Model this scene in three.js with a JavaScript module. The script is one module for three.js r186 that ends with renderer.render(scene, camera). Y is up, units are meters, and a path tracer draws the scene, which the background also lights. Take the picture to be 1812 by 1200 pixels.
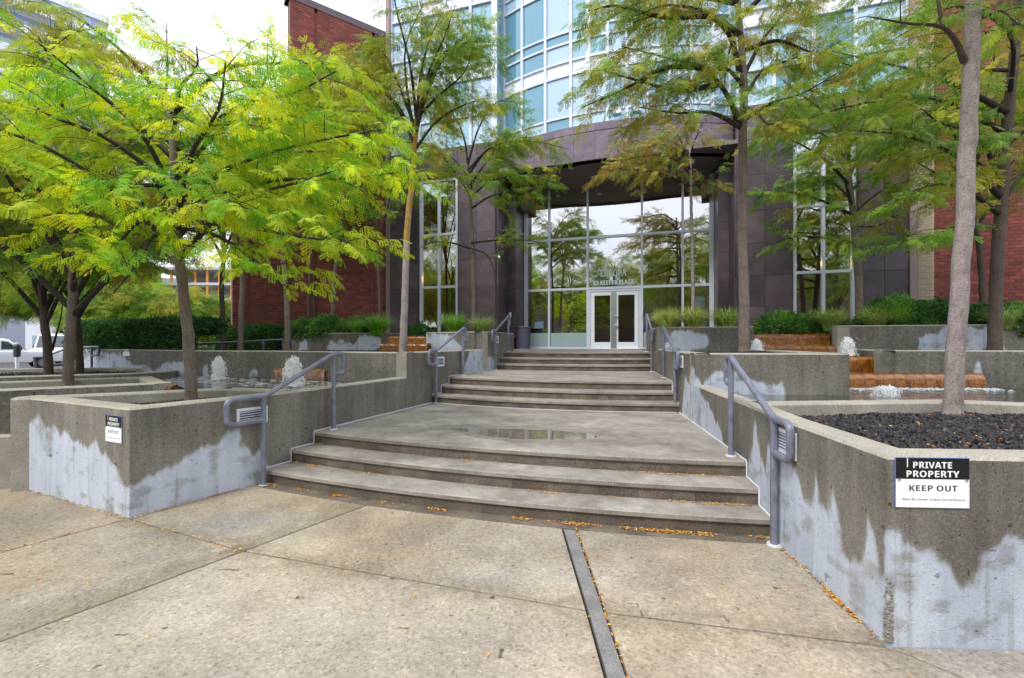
import * as THREE from 'three';
import { mergeGeometries, mergeVertices, toCreasedNormals } from 'three/addons/utils/BufferGeometryUtils.js';
import { TextGeometry } from 'three/addons/geometries/TextGeometry.js';
import { FontLoader } from 'three/addons/loaders/FontLoader.js';
import { RoundedBoxGeometry } from 'three/addons/geometries/RoundedBoxGeometry.js';

// ---------------------------------------------------------------- camera, sky, sun, exposure
const EYE = 1.6, F = 800, CX = 906, CY = 606;            // focal length and horizon in photograph pixels
const scene = new THREE.Scene();
const camera = new THREE.PerspectiveCamera(2 * Math.atan(600 / F) * 180 / Math.PI, 1812 / 1200, 0.05, 600);
camera.position.set(0, EYE, 0);
camera.lookAt(0, EYE, -10);
camera.setViewOffset(1812, 1200, 0, CY > 600 ? 600 - CY : 0, 1812, 1200);
const renderer = new THREE.WebGLRenderer({ antialias: true });
renderer.toneMapping = THREE.LinearToneMapping;
renderer.toneMappingExposure = 1.8;
renderer.shadowMap.enabled = true;
const SUN_DIR = new THREE.Vector3(-0.45, 1.0, 0.55).normalize();
const sun = new THREE.DirectionalLight(new THREE.Color(1.0, 0.95, 0.86), 1.5);
sun.position.copy(SUN_DIR).multiplyScalar(60);
sun.castShadow = true; sun.shadow.radius = 24; sun.shadow.mapSize.set(2048, 2048);
Object.assign(sun.shadow.camera, { left: -30, right: 30, top: 30, bottom: -30, near: 1, far: 160 });
scene.add(sun); scene.add(sun.target);

// ---------------------------------------------------------------- small maths
function rng(seed) { let a = seed >>> 0; return () => { a = (a + 0x6D2B79F5) | 0; let t = Math.imul(a ^ (a >>> 15), 1 | a); t = (t + Math.imul(t ^ (t >>> 7), 61 | t)) ^ t; return ((t ^ (t >>> 14)) >>> 0) / 4294967296; }; }
const lerp = (a, b, t) => a + (b - a) * t, clamp = (x, a, b) => Math.min(b, Math.max(a, x)), sstep = (a, b, x) => { const t = clamp((x - a) / (b - a), 0, 1); return t * t * (3 - 2 * t); };
const V = (x, y, z) => new THREE.Vector3(x, y, z);
const HN = new Float32Array(4096); { const r = rng(77); for (let i = 0; i < 4096; i++) HN[i] = r(); }
const hash2 = (x, y) => HN[(Math.imul(x, 374761393) + Math.imul(y, 668265263) + (Math.imul(x ^ (y << 5), 1274126177) >>> 7)) & 4095];
function vnoise(x, y) { const xi = Math.floor(x), yi = Math.floor(y), xf = x - xi, yf = y - yi, u = xf * xf * (3 - 2 * xf), v = yf * yf * (3 - 2 * yf); return lerp(lerp(hash2(xi, yi), hash2(xi + 1, yi), u), lerp(hash2(xi, yi + 1), hash2(xi + 1, yi + 1), u), v); }
function fbm(x, y, o = 4) { let s = 0, a = 0.5, n = 0; for (let i = 0; i < o; i++) { s += a * vnoise(x, y); n += a; a *= 0.5; x = x * 2.03 + 17.3; y = y * 2.03 + 9.1; } return s / n; }
// a sky of even bright cloud, soft brighter and greyer banks, the sun's side a little warmer
{
  const w = 512, h = 256, data = new Float32Array(w * h * 4);
  for (let j = 0; j < h; j++) for (let i = 0; i < w; i++) {
    const th = (j + 0.5) / h * Math.PI, ph = (i + 0.5) / w * 2 * Math.PI, y = -Math.cos(th), r = Math.sin(th), x = Math.cos(ph) * r, z = Math.sin(ph) * r;
    const k = Math.max(0.08, y), n = fbm(x / (k + 0.35) * 1.6 + 40, z / (k + 0.35) * 1.6 + 40, 5);
    const L = 0.95 * (0.8 + 0.42 * n), p = (j * w + i) * 4;
    data[p] = L * 0.94; data[p + 1] = L * 0.99; data[p + 2] = L * 1.11; data[p + 3] = 1;
  }
  const t = new THREE.DataTexture(data, w, h, THREE.RGBAFormat, THREE.FloatType);
  t.mapping = THREE.EquirectangularReflectionMapping; t.magFilter = t.minFilter = THREE.LinearFilter; t.wrapS = THREE.RepeatWrapping; t.needsUpdate = true;
  scene.background = t; scene.environment = t;
}
// no haze: the far buildings in the photograph are as clear as the near ones

// ---------------------------------------------------------------- from photograph pixels to places: [X, depth]
const G = (px, py, H = 0) => { const d = F * (EYE - H) / (py - CY); return [(px - CX) / F * d, d]; };
const at = (px, py, d) => V((px - CX) / F * d, EYE - (py - CY) / F * d, -d);
const W = (p, H) => V(p[0], H, -p[1]);
function cut(a, b, c, d) { const r = [b[0] - a[0], b[1] - a[1]], s = [d[0] - c[0], d[1] - c[1]], den = r[0] * s[1] - r[1] * s[0], t = ((c[0] - a[0]) * s[1] - (c[1] - a[1]) * s[0]) / den; return [a[0] + r[0] * t, a[1] + r[1] * t]; }
function onWall(px, py, A, B) { const p = cut([0, 0], [(px - CX) / F, 1], A, B); return at(px, py, p[1]); }

// ---------------------------------------------------------------- object helpers
const taken = {};
const numbered = (n) => { const k = taken[n] = (taken[n] ?? -1) + 1; return k ? n + '_' + String(k).padStart(3, '0') : n; };
function shade(o) { o.castShadow = o.receiveShadow = true; return o; }
function thing(name, label, category, pos = [0, 0, 0], group, kind) {
  const o = new THREE.Group(); o.name = numbered(name); o.position.set(...pos); scene.add(o);
  o.userData = { label, category }; if (group) o.userData.group = group; if (kind) o.userData.kind = kind;
  return o;
}
function structure(name, label, category, pos) { return thing(name, label, category, pos, null, 'structure'); }
function part(parent, name, geo, mat, label) { const m = shade(new THREE.Mesh(geo, mat)); m.name = name; parent.add(m); if (label) m.userData.label = label; return m; }
function piece(name, label, category, geo, mat, group, kind) { const m = shade(new THREE.Mesh(geo, mat)); m.name = numbered(name); scene.add(m); m.userData = { label, category }; if (group) m.userData.group = group; if (kind) m.userData.kind = kind; return m; }
function box(w, h, d, x = 0, y = 0, z = 0) { const g = new THREE.BoxGeometry(w, h, d); g.translate(x, y, z); return g; }
function rbox(w, h, d, r, x = 0, y = 0, z = 0) { const g = new RoundedBoxGeometry(w, h, d, 2, Math.min(r, w / 2.01, h / 2.01, d / 2.01)); g.translate(x, y, z); return g; }
function plain(g) { g = g.index ? g.toNonIndexed() : g; for (const k of Object.keys(g.attributes)) if (!['position', 'normal', 'uv'].includes(k)) g.deleteAttribute(k); return g; }
const merge = (list) => mergeGeometries(list.map(plain));
function tube(pts, r, seg = 8, cap = true) {               // pts: Vector3 list, r: number or list; smooth, uv in metres
  const n = pts.length, pos = [], uv = [], idx = [], rr = (i) => Array.isArray(r) ? r[i] : r; let up = V(0.31, 0.2, 0.93), len = 0;
  for (let i = 0; i < n; i++) {
    const t = pts[Math.min(n - 1, i + 1)].clone().sub(pts[Math.max(0, i - 1)]).normalize();
    const a = up.clone().sub(t.clone().multiplyScalar(up.dot(t))); if (a.lengthSq() < 1e-4) a.set(1, 0, 0).sub(t.clone().multiplyScalar(t.x)); a.normalize(); up = a;
    const b = t.clone().cross(a); if (i) len += pts[i].distanceTo(pts[i - 1]);
    for (let k = 0; k <= seg; k++) { const th = k / seg * 2 * Math.PI, c = Math.cos(th) * rr(i), s = Math.sin(th) * rr(i); pos.push(pts[i].x + a.x * c + b.x * s, pts[i].y + a.y * c + b.y * s, pts[i].z + a.z * c + b.z * s); uv.push(k / seg * Math.max(0.12, 6.28 * rr(0)), len); }
  }
  for (let i = 0; i < n - 1; i++) for (let k = 0; k < seg; k++) { const p = i * (seg + 1) + k, q = p + seg + 1; idx.push(p, p + 1, q, p + 1, q + 1, q); }
  if (cap) for (const i of [0, n - 1]) { const c = pos.length / 3; pos.push(pts[i].x, pts[i].y, pts[i].z); uv.push(0, 0); const s = i * (seg + 1); for (let k = 0; k < seg; k++) i ? idx.push(c, s + k, s + k + 1) : idx.push(c, s + k + 1, s + k); }
  const g = new THREE.BufferGeometry(); g.setAttribute('position', new THREE.Float32BufferAttribute(pos, 3)); g.setAttribute('uv', new THREE.Float32BufferAttribute(uv, 2)); g.setIndex(idx); g.computeVertexNormals(); return g;
}
function curve(pts, n) { return new THREE.CatmullRomCurve3(pts, false, 'centripetal').getPoints(n); }
function quads(list, uvOf) {                               // flat-shaded quads from [a,b,c,d] Vector3s
  const pos = [], uv = [];
  list.forEach((q, k) => { const t = uvOf(q, k); for (const i of [0, 1, 2, 0, 2, 3]) { pos.push(q[i].x, q[i].y, q[i].z); uv.push(...t[i]); } });
  const g = new THREE.BufferGeometry(); g.setAttribute('position', new THREE.Float32BufferAttribute(pos, 3)); g.setAttribute('uv', new THREE.Float32BufferAttribute(uv, 2)); g.computeVertexNormals(); return g;
}
function slabGeo(poly, H0, H1, bev = 0.006) {              // plan polygon [X, depth] extruded from H0 to H1, uv = plan metres
  const s = new THREE.Shape(poly.map(([x, d]) => new THREE.Vector2(x, d)));
  const g = new THREE.ExtrudeGeometry(s, { depth: H1 - H0 - 2 * bev, bevelEnabled: bev > 0, bevelSize: bev, bevelThickness: bev, bevelOffset: -bev, bevelSegments: 1 });
  g.translate(0, 0, bev); g.rotateX(-Math.PI / 2); g.translate(0, H0, 0);
  const p = g.attributes.position, u = g.attributes.uv, nm = g.attributes.normal;
  for (let i = 0; i < p.count; i++) Math.abs(nm.getY(i)) > 0.5 ? u.setXY(i, p.getX(i), -p.getZ(i)) : u.setXY(i, Math.abs(nm.getX(i)) > 0.7 ? p.getZ(i) : p.getX(i), p.getY(i));
  return g;
}

// ---------------------------------------------------------------- textures
function tex(w, h, fn, srgb = true, wrap = THREE.RepeatWrapping) {
  const data = new Uint8Array(w * h * 4);
  for (let j = 0; j < h; j++) for (let i = 0; i < w; i++) { const c = fn(i, j), p = (j * w + i) * 4; data[p] = clamp(c[0], 0, 255); data[p + 1] = clamp(c[1], 0, 255); data[p + 2] = clamp(c[2], 0, 255); data[p + 3] = 255; }
  const t = new THREE.DataTexture(data, w, h); t.magFilter = THREE.LinearFilter; t.minFilter = THREE.LinearMipmapLinearFilter; t.generateMipmaps = true; t.wrapS = t.wrapT = wrap; if (srgb) t.colorSpace = THREE.SRGBColorSpace; t.needsUpdate = true; return t;
}
const rep = (t, x, y = x) => { const c = t.clone(); c.repeat.set(x, y); c.needsUpdate = true; return c; };
const tile = (f, n) => (i, j) => { const u = i / n, v = j / n, a = f(i, j), b = f(i - n, j), c = f(i, j - n), d = f(i - n, j - n), s = sstep(0.8, 1, u), t = sstep(0.8, 1, v); const m = (k) => lerp(lerp(a[k], b[k], s), lerp(c[k], d[k], s), t); return [m(0), m(1), m(2)]; };
// fine pitted relief shared by all the concrete: one metre a side
const pitBump = tex(512, 512, tile((i, j) => { const n = fbm(i / 9 + 300, j / 9 + 300, 3), s = hash2(i + 900, j + 900); const p = vnoise(i / 5 + 60, j / 5 + 60); const v = 140 + 70 * (n - 0.5) + 50 * (s - 0.5) - (p > 0.86 ? 110 : 0); return [v, v, v]; }, 512), false);
const grainCol = (i, j, base, amp = 1) => { const a = hash2(i + 31, j + 17), b = vnoise(i / 2.3 + 8, j / 2.3 + 5), s = (a - 0.5) * 26 + (b - 0.5) * 34; const k = vnoise(i / 3.1 + 500, j / 3.1 + 700); return [base[0] + amp * (s + (k > 0.86 ? 22 : 0)), base[1] + amp * (s + (k > 0.86 ? 16 : 0)), base[2] + amp * (s * 0.95 + (k > 0.86 ? 8 : 0))]; };
const concreteTile = tex(512, 512, tile((i, j) => { const n = fbm(i / 130 + 20, j / 130 + 20, 4) - 0.5; const pore = vnoise(i / 3.4 + 99, j / 3.4 + 41) > 0.9 ? -38 : 0; return grainCol(i, j, [156 + 48 * n + pore, 151 + 47 * n + pore, 140 + 44 * n + pore], 0.9); }, 512));
function std(o) { return new THREE.MeshPhysicalMaterial(Object.assign({ roughness: 0.8, metalness: 0 }, o)); }
const lin = (r, g, b) => new THREE.Color().setRGB(r, g, b);
const M = {};
M.concrete = std({ map: rep(concreteTile, 0.66), bumpMap: rep(pitBump, 1), bumpScale: 0.004, roughness: 0.86 });
const railTex = tex(256, 256, tile((i, j) => { const n = fbm(i / 30 + 5, j / 30, 4) - 0.5, w = fbm(i / 9 + 80, j / 14 + 7, 3) > 0.7 ? -14 : 0, s = vnoise(i / 3 + 40, j / 3) > 0.94 ? -30 : 0; return [122 + 40 * n + w + s, 126 + 40 * n + w + s, 144 + 40 * n + w * 1.2 + s * 1.2]; }, 256));
M.rail = std({ map: rep(railTex, 2, 1.3), roughness: 0.42, metalness: 0.15, bumpMap: rep(pitBump, 3, 1), bumpScale: 0.0012 });
M.caulk = std({ color: lin(0.6, 0.6, 0.66), roughness: 0.5 });
M.white = std({ color: lin(0.74, 0.76, 0.82), roughness: 0.35 });
M.alu = std({ color: lin(0.66, 0.7, 0.8), roughness: 0.32, metalness: 0.25 });
M.steel = std({ color: lin(0.5, 0.52, 0.54), roughness: 0.3, metalness: 0.9 });
M.dark = std({ color: lin(0.02, 0.02, 0.024), roughness: 0.6 });
// walls: bare damp concrete above, pale dry concrete where the rain has not reached; both in ragged outlines read off the photograph
function inPoly(x, y, P) { let c = false; for (let i = 0, j = P.length - 1; i < P.length; j = i++) if ((P[i][1] > y) !== (P[j][1] > y) && x < (P[j][0] - P[i][0]) * (y - P[i][1]) / (P[j][1] - P[i][1]) + P[i][0]) c = !c; return c; }
const EDGE = []; for (let i = 0; i < 12; i++) { const a = i * 2.4, q = 0.003 + 0.0028 * i; EDGE.push([Math.cos(a) * q * 0.8, Math.sin(a) * q]); }
function wallMat(L, H0, H1, dry, seed, res = 190) {
  const w = Math.min(2048, Math.ceil(L * res)), h = Math.min(1024, Math.ceil((H1 - H0) * res)), ox = seed * 37.7, bb = dry.map((P) => [Math.min(...P.map((p) => p[0])) - 0.1, Math.max(...P.map((p) => p[0])) + 0.1]);
  const map = tex(w, h, (i, j) => {
    const u = i / w * L, v = H0 + j / h * (H1 - H0);
    const wx = u + (fbm(u * 9 + ox, v * 4, 3) - 0.5) * 0.09, wy = v + (fbm(u * 9 + ox, 3 + v * 1.5, 2) - 0.5) * 0.12 + (fbm(u * 34 + ox, 3 + v * 3, 2) - 0.5) * 0.05;
    let m = 0;
    for (let k = 0; k < dry.length; k++) { if (wx < bb[k][0] || wx > bb[k][1]) continue; let a = 0; for (const [ex, ey] of EDGE) a += inPoly(wx + ex, wy + ey, dry[k]); m = Math.max(m, a / EDGE.length); }
    if (m > 0) { const mott = fbm(u * 6 + ox, v * 9 + 3, 4), dr = fbm(u * 26 + ox, v * 1.6, 3); m = clamp(m * (1 - 0.4 * sstep(0.56, 0.8, mott)) - 0.24 * sstep(0.62, 0.8, dr), 0, 1); }
    const streak = (fbm(u * 16 + ox, v * 1.1, 3) - 0.5), cl = fbm(u * 2.2 + ox, v * 2.2 + 9, 4) - 0.5, pn = vnoise(u * 75 + ox, v * 75), pore = pn > 0.93 ? 1 : 0, big = vnoise(u * 21 + ox, v * 21 + 5) > 0.955 ? 1 : 0;
    const d = [114 + 46 * cl + 26 * streak, 110 + 45 * cl + 26 * streak, 102 + 42 * cl + 24 * streak], l = [182 + 32 * cl + 22 * streak, 190 + 31 * cl + 22 * streak, 205 + 28 * cl + 18 * streak];
    const c = [0, 1, 2].map((k) => lerp(d[k], l[k], m) - pore * lerp(46, 30, m) - big * lerp(40, 48, m));
    return grainCol(i, j, c, lerp(0.75, 0.34, m));
  }, true, THREE.ClampToEdgeWrapping);
  const bm = rep(pitBump, L, H1 - H0);
  return std({ map, bumpMap: bm, bumpScale: 0.0035, roughness: 0.78 });
}
// a straight or bent wall: front face line pts, thickness to the left (+) or right (-) of the walking direction, chamfered top
function wallGeo(pts, thick, H0, H1, capA = true, capB = true, ch = 0.018) {
  const n = pts.length, dirs = [], inn = [], inc = [], fc = [];
  for (let i = 0; i < n - 1; i++) { const dx = pts[i + 1][0] - pts[i][0], dd = pts[i + 1][1] - pts[i][1], l = Math.hypot(dx, dd); dirs.push([dx / l, dd / l]); }
  for (let i = 0; i < n; i++) {
    const a = dirs[Math.max(0, i - 1)], b = dirs[Math.min(n - 2, i)], nx = -(a[1] + b[1]), ny = a[0] + b[0], l = Math.hypot(nx, ny), k = 1 / Math.max(0.5, (nx / l) * -a[1] + (ny / l) * a[0]);
    const off = (t) => [pts[i][0] + nx / l * t * k, pts[i][1] + ny / l * t * k]; const s = Math.sign(thick);
    inn.push(off(thick)); inc.push(off(thick - s * ch)); fc.push(off(s * ch));
  }
  const front = [], rest = [], fu = [], ru = []; let run = 0; const tot = pts.slice(1).reduce((s, p, i) => s + Math.hypot(p[0] - pts[i][0], p[1] - pts[i][1]), 0);
  for (let i = 0; i < n - 1; i++) {
    const l = Math.hypot(pts[i + 1][0] - pts[i][0], pts[i + 1][1] - pts[i][1]), u0 = run / tot, u1 = (run + l) / tot, m0 = run, m1 = run + l; run += l;
    front.push([W(pts[i], H0), W(pts[i + 1], H0), W(pts[i + 1], H1 - ch), W(pts[i], H1 - ch)]); fu.push([[u0, 0], [u1, 0], [u1, 1], [u0, 1]]);
    const T = Math.abs(thick), add = (q, v0, v1) => { rest.push(q); ru.push([[m0, v0], [m1, v0], [m1, v1], [m0, v1]]); };
    add([W(pts[i], H1 - ch), W(pts[i + 1], H1 - ch), W(fc[i + 1], H1), W(fc[i], H1)], 0, ch);
    add([W(fc[i], H1), W(fc[i + 1], H1), W(inc[i + 1], H1), W(inc[i], H1)], ch, T);
    add([W(inc[i], H1), W(inc[i + 1], H1), W(inn[i + 1], H1 - ch), W(inn[i], H1 - ch)], T, T + ch);
    add([W(inn[i], H1 - ch), W(inn[i + 1], H1 - ch), W(inn[i + 1], H0), W(inn[i], H0)], T, T + H1 - H0);
  }
  const endCap = (i) => { rest.push([W(pts[i], H0), W(pts[i], H1 - ch), W(inn[i], H1 - ch), W(inn[i], H0)]); rest.push([W(pts[i], H1 - ch), W(fc[i], H1), W(inc[i], H1), W(inn[i], H1 - ch)]); for (let k = 0; k < 2; k++) ru.push([[0, 0], [0, 1], [0.25, 1], [0.25, 0]]); };
  if (capA) endCap(0); if (capB) endCap(n - 1);
  const a = quads(front, (q, k) => fu[k]), b = quads(rest, (q, k) => ru[k]), g = mergeGeometries([a, b]);
  g.clearGroups(); g.addGroup(0, a.attributes.position.count, 0); g.addGroup(a.attributes.position.count, b.attributes.position.count, 1);
  g.userData.len = tot; return g;
}
function wall(parent, name, pts, thick, H0, H1, dry, seed, opts = {}) {
  const g = wallGeo(pts, thick, H0, H1, opts.capA ?? true, opts.capB ?? true), L = g.userData.len;
  const m = shade(new THREE.Mesh(g, [wallMat(L, H0, H1, dry || [], seed, opts.res || 150), M.concrete])); m.name = name; parent.add(m); return m;
}

// ================================================================ GROUND
// ---- colour of the forecourt paving: exposed-aggregate concrete with dirt along the joints and old damp marks, over X -8..6, depth 0..6
const jointA = [[-1.39, 4.51], [-2.06, 3.47], [-2.74, 2.42], [-3.4, 1.4]], jointB = [[-3.47, 4.1], [-2.06, 3.47], [0.45, 2.7], [1.98, 2.38]];
function segDist(x, y, P) { let b = 9, side = 1; for (let i = 0; i < P.length - 1; i++) { const [ax, ay] = P[i], dx = P[i + 1][0] - ax, dy = P[i + 1][1] - ay, t = clamp(((x - ax) * dx + (y - ay) * dy) / (dx * dx + dy * dy), 0, 1), d = Math.hypot(x - ax - dx * t, y - ay - dy * t); if (d < b) { b = d; side = Math.sign(dx * (y - ay) - dy * (x - ax)); } } return b * side; }
const paveTex = tex(2048, 1024, (i, j) => {
  const x = -8 + i / 2048 * 14, d = j / 1024 * 6, n = fbm(x * 1.1 + 5, d * 1.1 + 3, 5) - 0.5, n2 = fbm(x * 5 + 50, d * 5 + 30, 4) - 0.5, warm = fbm(x * 0.8 + 70, d * 1.5 + 20, 4) - 0.5;
  let c = [152 + 52 * n + 30 * n2 + 20 * warm, 142 + 52 * n + 30 * n2 + 5 * warm, 128 + 48 * n + 28 * n2 - 17 * warm];
  const a = segDist(x, d, jointA), b = Math.abs(segDist(x, d, jointB)), rag = fbm(x * 7 + 3, d * 7 + 8, 4);
  let dirt = 0;
  if (a < 0) dirt += clamp(0.5 + a * -0.2, 0, 1) * (1 - sstep(0.05, 0.42, -a + (rag - 0.5) * 0.5)) * 1.0 * sstep(0.3, 0.62, rag + 0.12);
  dirt += (1 - sstep(0.0, 0.2, b + (rag - 0.5) * 0.3)) * 0.5 * sstep(0.35, 0.6, rag + 0.1);
  const left = sstep(-2.2, -4.2, x + (rag - 0.5) * 1.6) * 0.34; dirt += left * (0.6 + rag);
  dirt = clamp(dirt, 0, 1); c = [lerp(c[0], 104, dirt * 0.7), lerp(c[1], 96, dirt * 0.72), lerp(c[2], 74, dirt * 0.74)];
  const sp = vnoise(i / 1.6 + 900, j / 1.9 + 400), spot = sp > 0.85 ? -32 : sp < 0.11 ? 24 : 0; const gum = vnoise(x * 17 + 400, d * 17 + 100) > 0.972 ? 62 : 0;
  c = grainCol(i, j, c, 0.75); return [c[0] + spot - gum, c[1] + spot - gum, c[2] + spot * 0.9 - gum];
}, true, THREE.MirroredRepeatWrapping);
{ paveTex.repeat.set(1 / 14, 1 / 6); paveTex.offset.set(8 / 14, 0); }
M.pave = std({ map: paveTex, bumpMap: rep(pitBump, 1.4), bumpScale: 0.003, roughness: 0.66 });
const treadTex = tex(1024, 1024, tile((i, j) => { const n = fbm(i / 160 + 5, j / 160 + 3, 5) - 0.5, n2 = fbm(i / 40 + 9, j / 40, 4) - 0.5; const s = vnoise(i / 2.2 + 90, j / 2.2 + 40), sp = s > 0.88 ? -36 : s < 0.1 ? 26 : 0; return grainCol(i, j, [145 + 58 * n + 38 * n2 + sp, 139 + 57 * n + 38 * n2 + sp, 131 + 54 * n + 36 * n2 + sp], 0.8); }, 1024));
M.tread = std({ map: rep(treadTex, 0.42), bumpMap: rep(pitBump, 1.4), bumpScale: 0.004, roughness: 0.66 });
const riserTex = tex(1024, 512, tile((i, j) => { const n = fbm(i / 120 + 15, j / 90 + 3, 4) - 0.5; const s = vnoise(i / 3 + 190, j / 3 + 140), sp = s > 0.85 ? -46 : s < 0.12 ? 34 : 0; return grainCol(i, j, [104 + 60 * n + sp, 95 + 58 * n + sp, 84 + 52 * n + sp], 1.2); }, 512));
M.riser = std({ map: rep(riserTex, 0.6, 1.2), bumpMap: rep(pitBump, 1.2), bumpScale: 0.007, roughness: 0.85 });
const asphaltTex = tex(512, 512, tile((i, j) => { const n = fbm(i / 90, j / 90, 4) - 0.5; return grainCol(i, j, [82 + 30 * n, 82 + 30 * n, 84 + 30 * n], 1); }, 512));
M.asphalt = std({ map: rep(asphaltTex, 0.3), roughness: 0.85 });
M.joint = std({ color: lin(0.03, 0.026, 0.02), roughness: 0.95 });
// ground sheet out to the horizon
{ const g = new THREE.PlaneGeometry(700, 700, 1, 1); g.rotateX(-Math.PI / 2); g.translate(0, -0.06, 0); const u = g.attributes.uv, p = g.attributes.position; for (let i = 0; i < 4; i++) u.setXY(i, p.getX(i), p.getZ(i)); const m = piece('ground', 'dark asphalt ground reaching to the streets behind the planters', 'ground', g, M.asphalt, null, 'structure'); }
const pavement = structure('pavement', 'beige exposed aggregate concrete paving in front of the curved steps', 'pavement');
{
  const A3 = [-4.9, -1], C0 = [0.47, 5.4], B1 = jointB[1], B2 = jointB[2], B3 = jointB[3], P0 = jointB[0];
  const inset = (P, k = 0.0095) => P.map((p, i) => { const a = P[(i + P.length - 1) % P.length], b = P[(i + 1) % P.length]; const u = [p[0] - a[0], p[1] - a[1]], v = [b[0] - p[0], b[1] - p[1]], lu = Math.hypot(...u), lv = Math.hypot(...v); const n = [-(u[1] / lu + v[1] / lv), u[0] / lu + v[0] / lv], l = Math.hypot(...n), c = 1 / Math.max(0.5, (n[0] / l) * (-u[1] / lu) + (n[1] / l) * (u[0] / lu)); return [p[0] + n[0] / l * k * c, p[1] + n[1] / l * k * c]; });
  const S = [
    [P0, B1, jointA[0], [-1.2, 4.8], [-1.1, 5.5], [-2.7, 5.9], [-3.1, 4.9]],
    [B1, B2, [0.42, 5.3], [-1.1, 5.5], [-1.2, 4.8], jointA[0]],
    [[0.55, 2.68], B3, [2.13, 3.6], [2.3, 4.6], [0.55, 5.3]],
    [B1, jointA[1], jointA[2], jointA[3], A3, [0.46, -1], [0.45, 2.15], B2].filter((p, i) => i !== 1).reverse(),
    [[0.55, -1], [4.2, -1], [2.62, 1.6], B3, [0.55, 2.68]],
    [B1, P0, [-3.9, 3.44], [-4.9, 2.0], [-6.6, -1], A3, jointA[3], jointA[2]],
    [P0, [-5.46, 5.0], [-5.5, 5.2], [-9, 6.6], [-14, 3.5], [-14, -1], [-6.6, -1], [-4.9, 2.0], [-3.9, 3.44]],
    [B3, [2.62, 1.6], [4.2, -1], [10, -1], [10, 2.0], [6, 2.2]],
  ];
  for (const P0_ of S) {
    let P = P0_; let area = 0; P.forEach((p, i) => { const q = P[(i + 1) % P.length]; area += p[0] * q[1] - q[0] * p[1]; }); if (area < 0) P = [...P].reverse();
    part(pavement, 'slab', slabGeo(inset(P), -0.08, 0, 0.005), M.pave);
  }
  part(pavement, 'sealed_joint_strip', slabGeo([[0.458, -1], [0.542, -1], [0.545, 2.6], [0.545, 5.2], [0.43, 5.2], [0.458, 2.7]], -0.07, -0.004, 0.002), std({ map: rep(asphaltTex, 1.5), color: lin(2.2, 2.15, 2.05), roughness: 0.9 }), 'grey patched strip along a paving joint');
  part(pavement, 'joint_bed', slabGeo([[-14, -1], [10, -1], [10, 3], [3, 6], [-3, 6], [-9, 6.6], [-14, 3.5]], -0.058, -0.035, 0), M.joint);
  part(pavement, 'rear_pavement', slabGeo([[-40, -5], [40, -5], [40, -1.02], [-40, -1.02]], -0.08, -0.004, 0.004), M.concrete);
}
// plaza behind the left planters and the street kerb
piece('plaza_paving', 'grey concrete paving running between the left planters', 'paving', slabGeo([[-14.05, 3.5], [-9, 6.62], [-5.5, 5.22], [-5.3, 6.5], [-6, 12], [-18, 15], [-24, 10], [-24, -1], [-14.05, -1]], -0.07, -0.003, 0.004), M.concrete, null, 'structure');

// ================================================================ STAIRS
const leftWall = [[-3.47, 4.1], [-2.87, 5.1], [-2.56, 5.79], [-1.5, 8.68], [-0.47, 11.67], [0.05, 13.2]];
const rightWall = [[1.98, 2.38], [2.11, 3.57], [2.27, 4.38], [2.76, 7.54], [3.43, 10.98], [3.95, 13.2]];
function meetPath(a, b, path) { let best = null; for (let i = 0; i < path.length - 1; i++) { const p = cut(a, b, path[i], path[i + 1]); const t = (p[1] - path[i][1]) / (path[i + 1][1] - path[i][1]); if (t >= -0.02 && t <= 1.02) best = p; } return best || cut(a, b, path[0], path[1]); }
const STEP = [ // nosing of each step: left and right pixel, height, bow of the arc
  [[469, 831], [1363, 919], 0.15, 0.2], [[514, 795], [1342, 865], 0.3, 0.2], [[553, 764], [1320, 817], 0.45, 0.2],
  [[770, 699], [1197, 714.1], 0.6, 0.3], [[786, 682.1], [1195, 694], 0.75, 0.3], [[799, 666.5], [1189, 675.5], 0.9, 0.3],
  [[876, 643.4], [1154, 646], 1.05, 0.3], [[885, 632.5], [1153, 634.2], 1.2, 0.3], [[895, 622.1], [1151, 623.15], 1.35, 0.3],
].map(([l, r, H, bow]) => { const a = G(...l, H), b = G(...r, H), L = meetPath(a, b, leftWall), R = meetPath(a, b, rightWall), u = [R[0] - L[0], R[1] - L[1]], len = Math.hypot(...u); u[0] /= len; u[1] /= len; const n = [u[1], -u[0]]; return { L, R, H, u, n, len, bow }; });   // n points to the viewer
function arc(s, off, ext = 0.1, k = 20) { const o = []; for (let i = 0; i <= k; i++) { const t = lerp(-ext, s.len + ext, i / k), q = t / s.len, b = s.bow * 4 * q * (1 - q) + off; o.push([s.L[0] + s.u[0] * t + s.n[0] * b, s.L[1] + s.u[1] * t + s.n[1] * b]); } return o; }
const stairs = structure('entrance_stairs', 'wide curved concrete stairs in three short flights up to the glass doors', 'stairs');
STEP.forEach((s, i) => {
  const next = STEP[i + 1], wide = i === 2 || i === 5, last = i === 8;
  let back = last ? [[4.9, 14.2], [4.2, 15.2], [3, 18.4], [-1.5, 18.4], [-0.2, 14]] : arc(next, -0.06).reverse();
  const tr = [...arc(s, 0), ...back];
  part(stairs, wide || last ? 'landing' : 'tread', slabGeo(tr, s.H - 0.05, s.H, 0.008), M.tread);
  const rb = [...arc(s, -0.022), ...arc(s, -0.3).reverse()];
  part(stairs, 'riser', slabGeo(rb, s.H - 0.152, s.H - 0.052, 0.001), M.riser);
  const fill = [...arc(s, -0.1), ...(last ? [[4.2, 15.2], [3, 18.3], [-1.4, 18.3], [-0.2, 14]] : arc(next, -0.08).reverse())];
  part(stairs, 'fill', slabGeo(fill, -0.05 + i * 0.003, s.H - 0.053, 0), M.riser);
});
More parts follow.
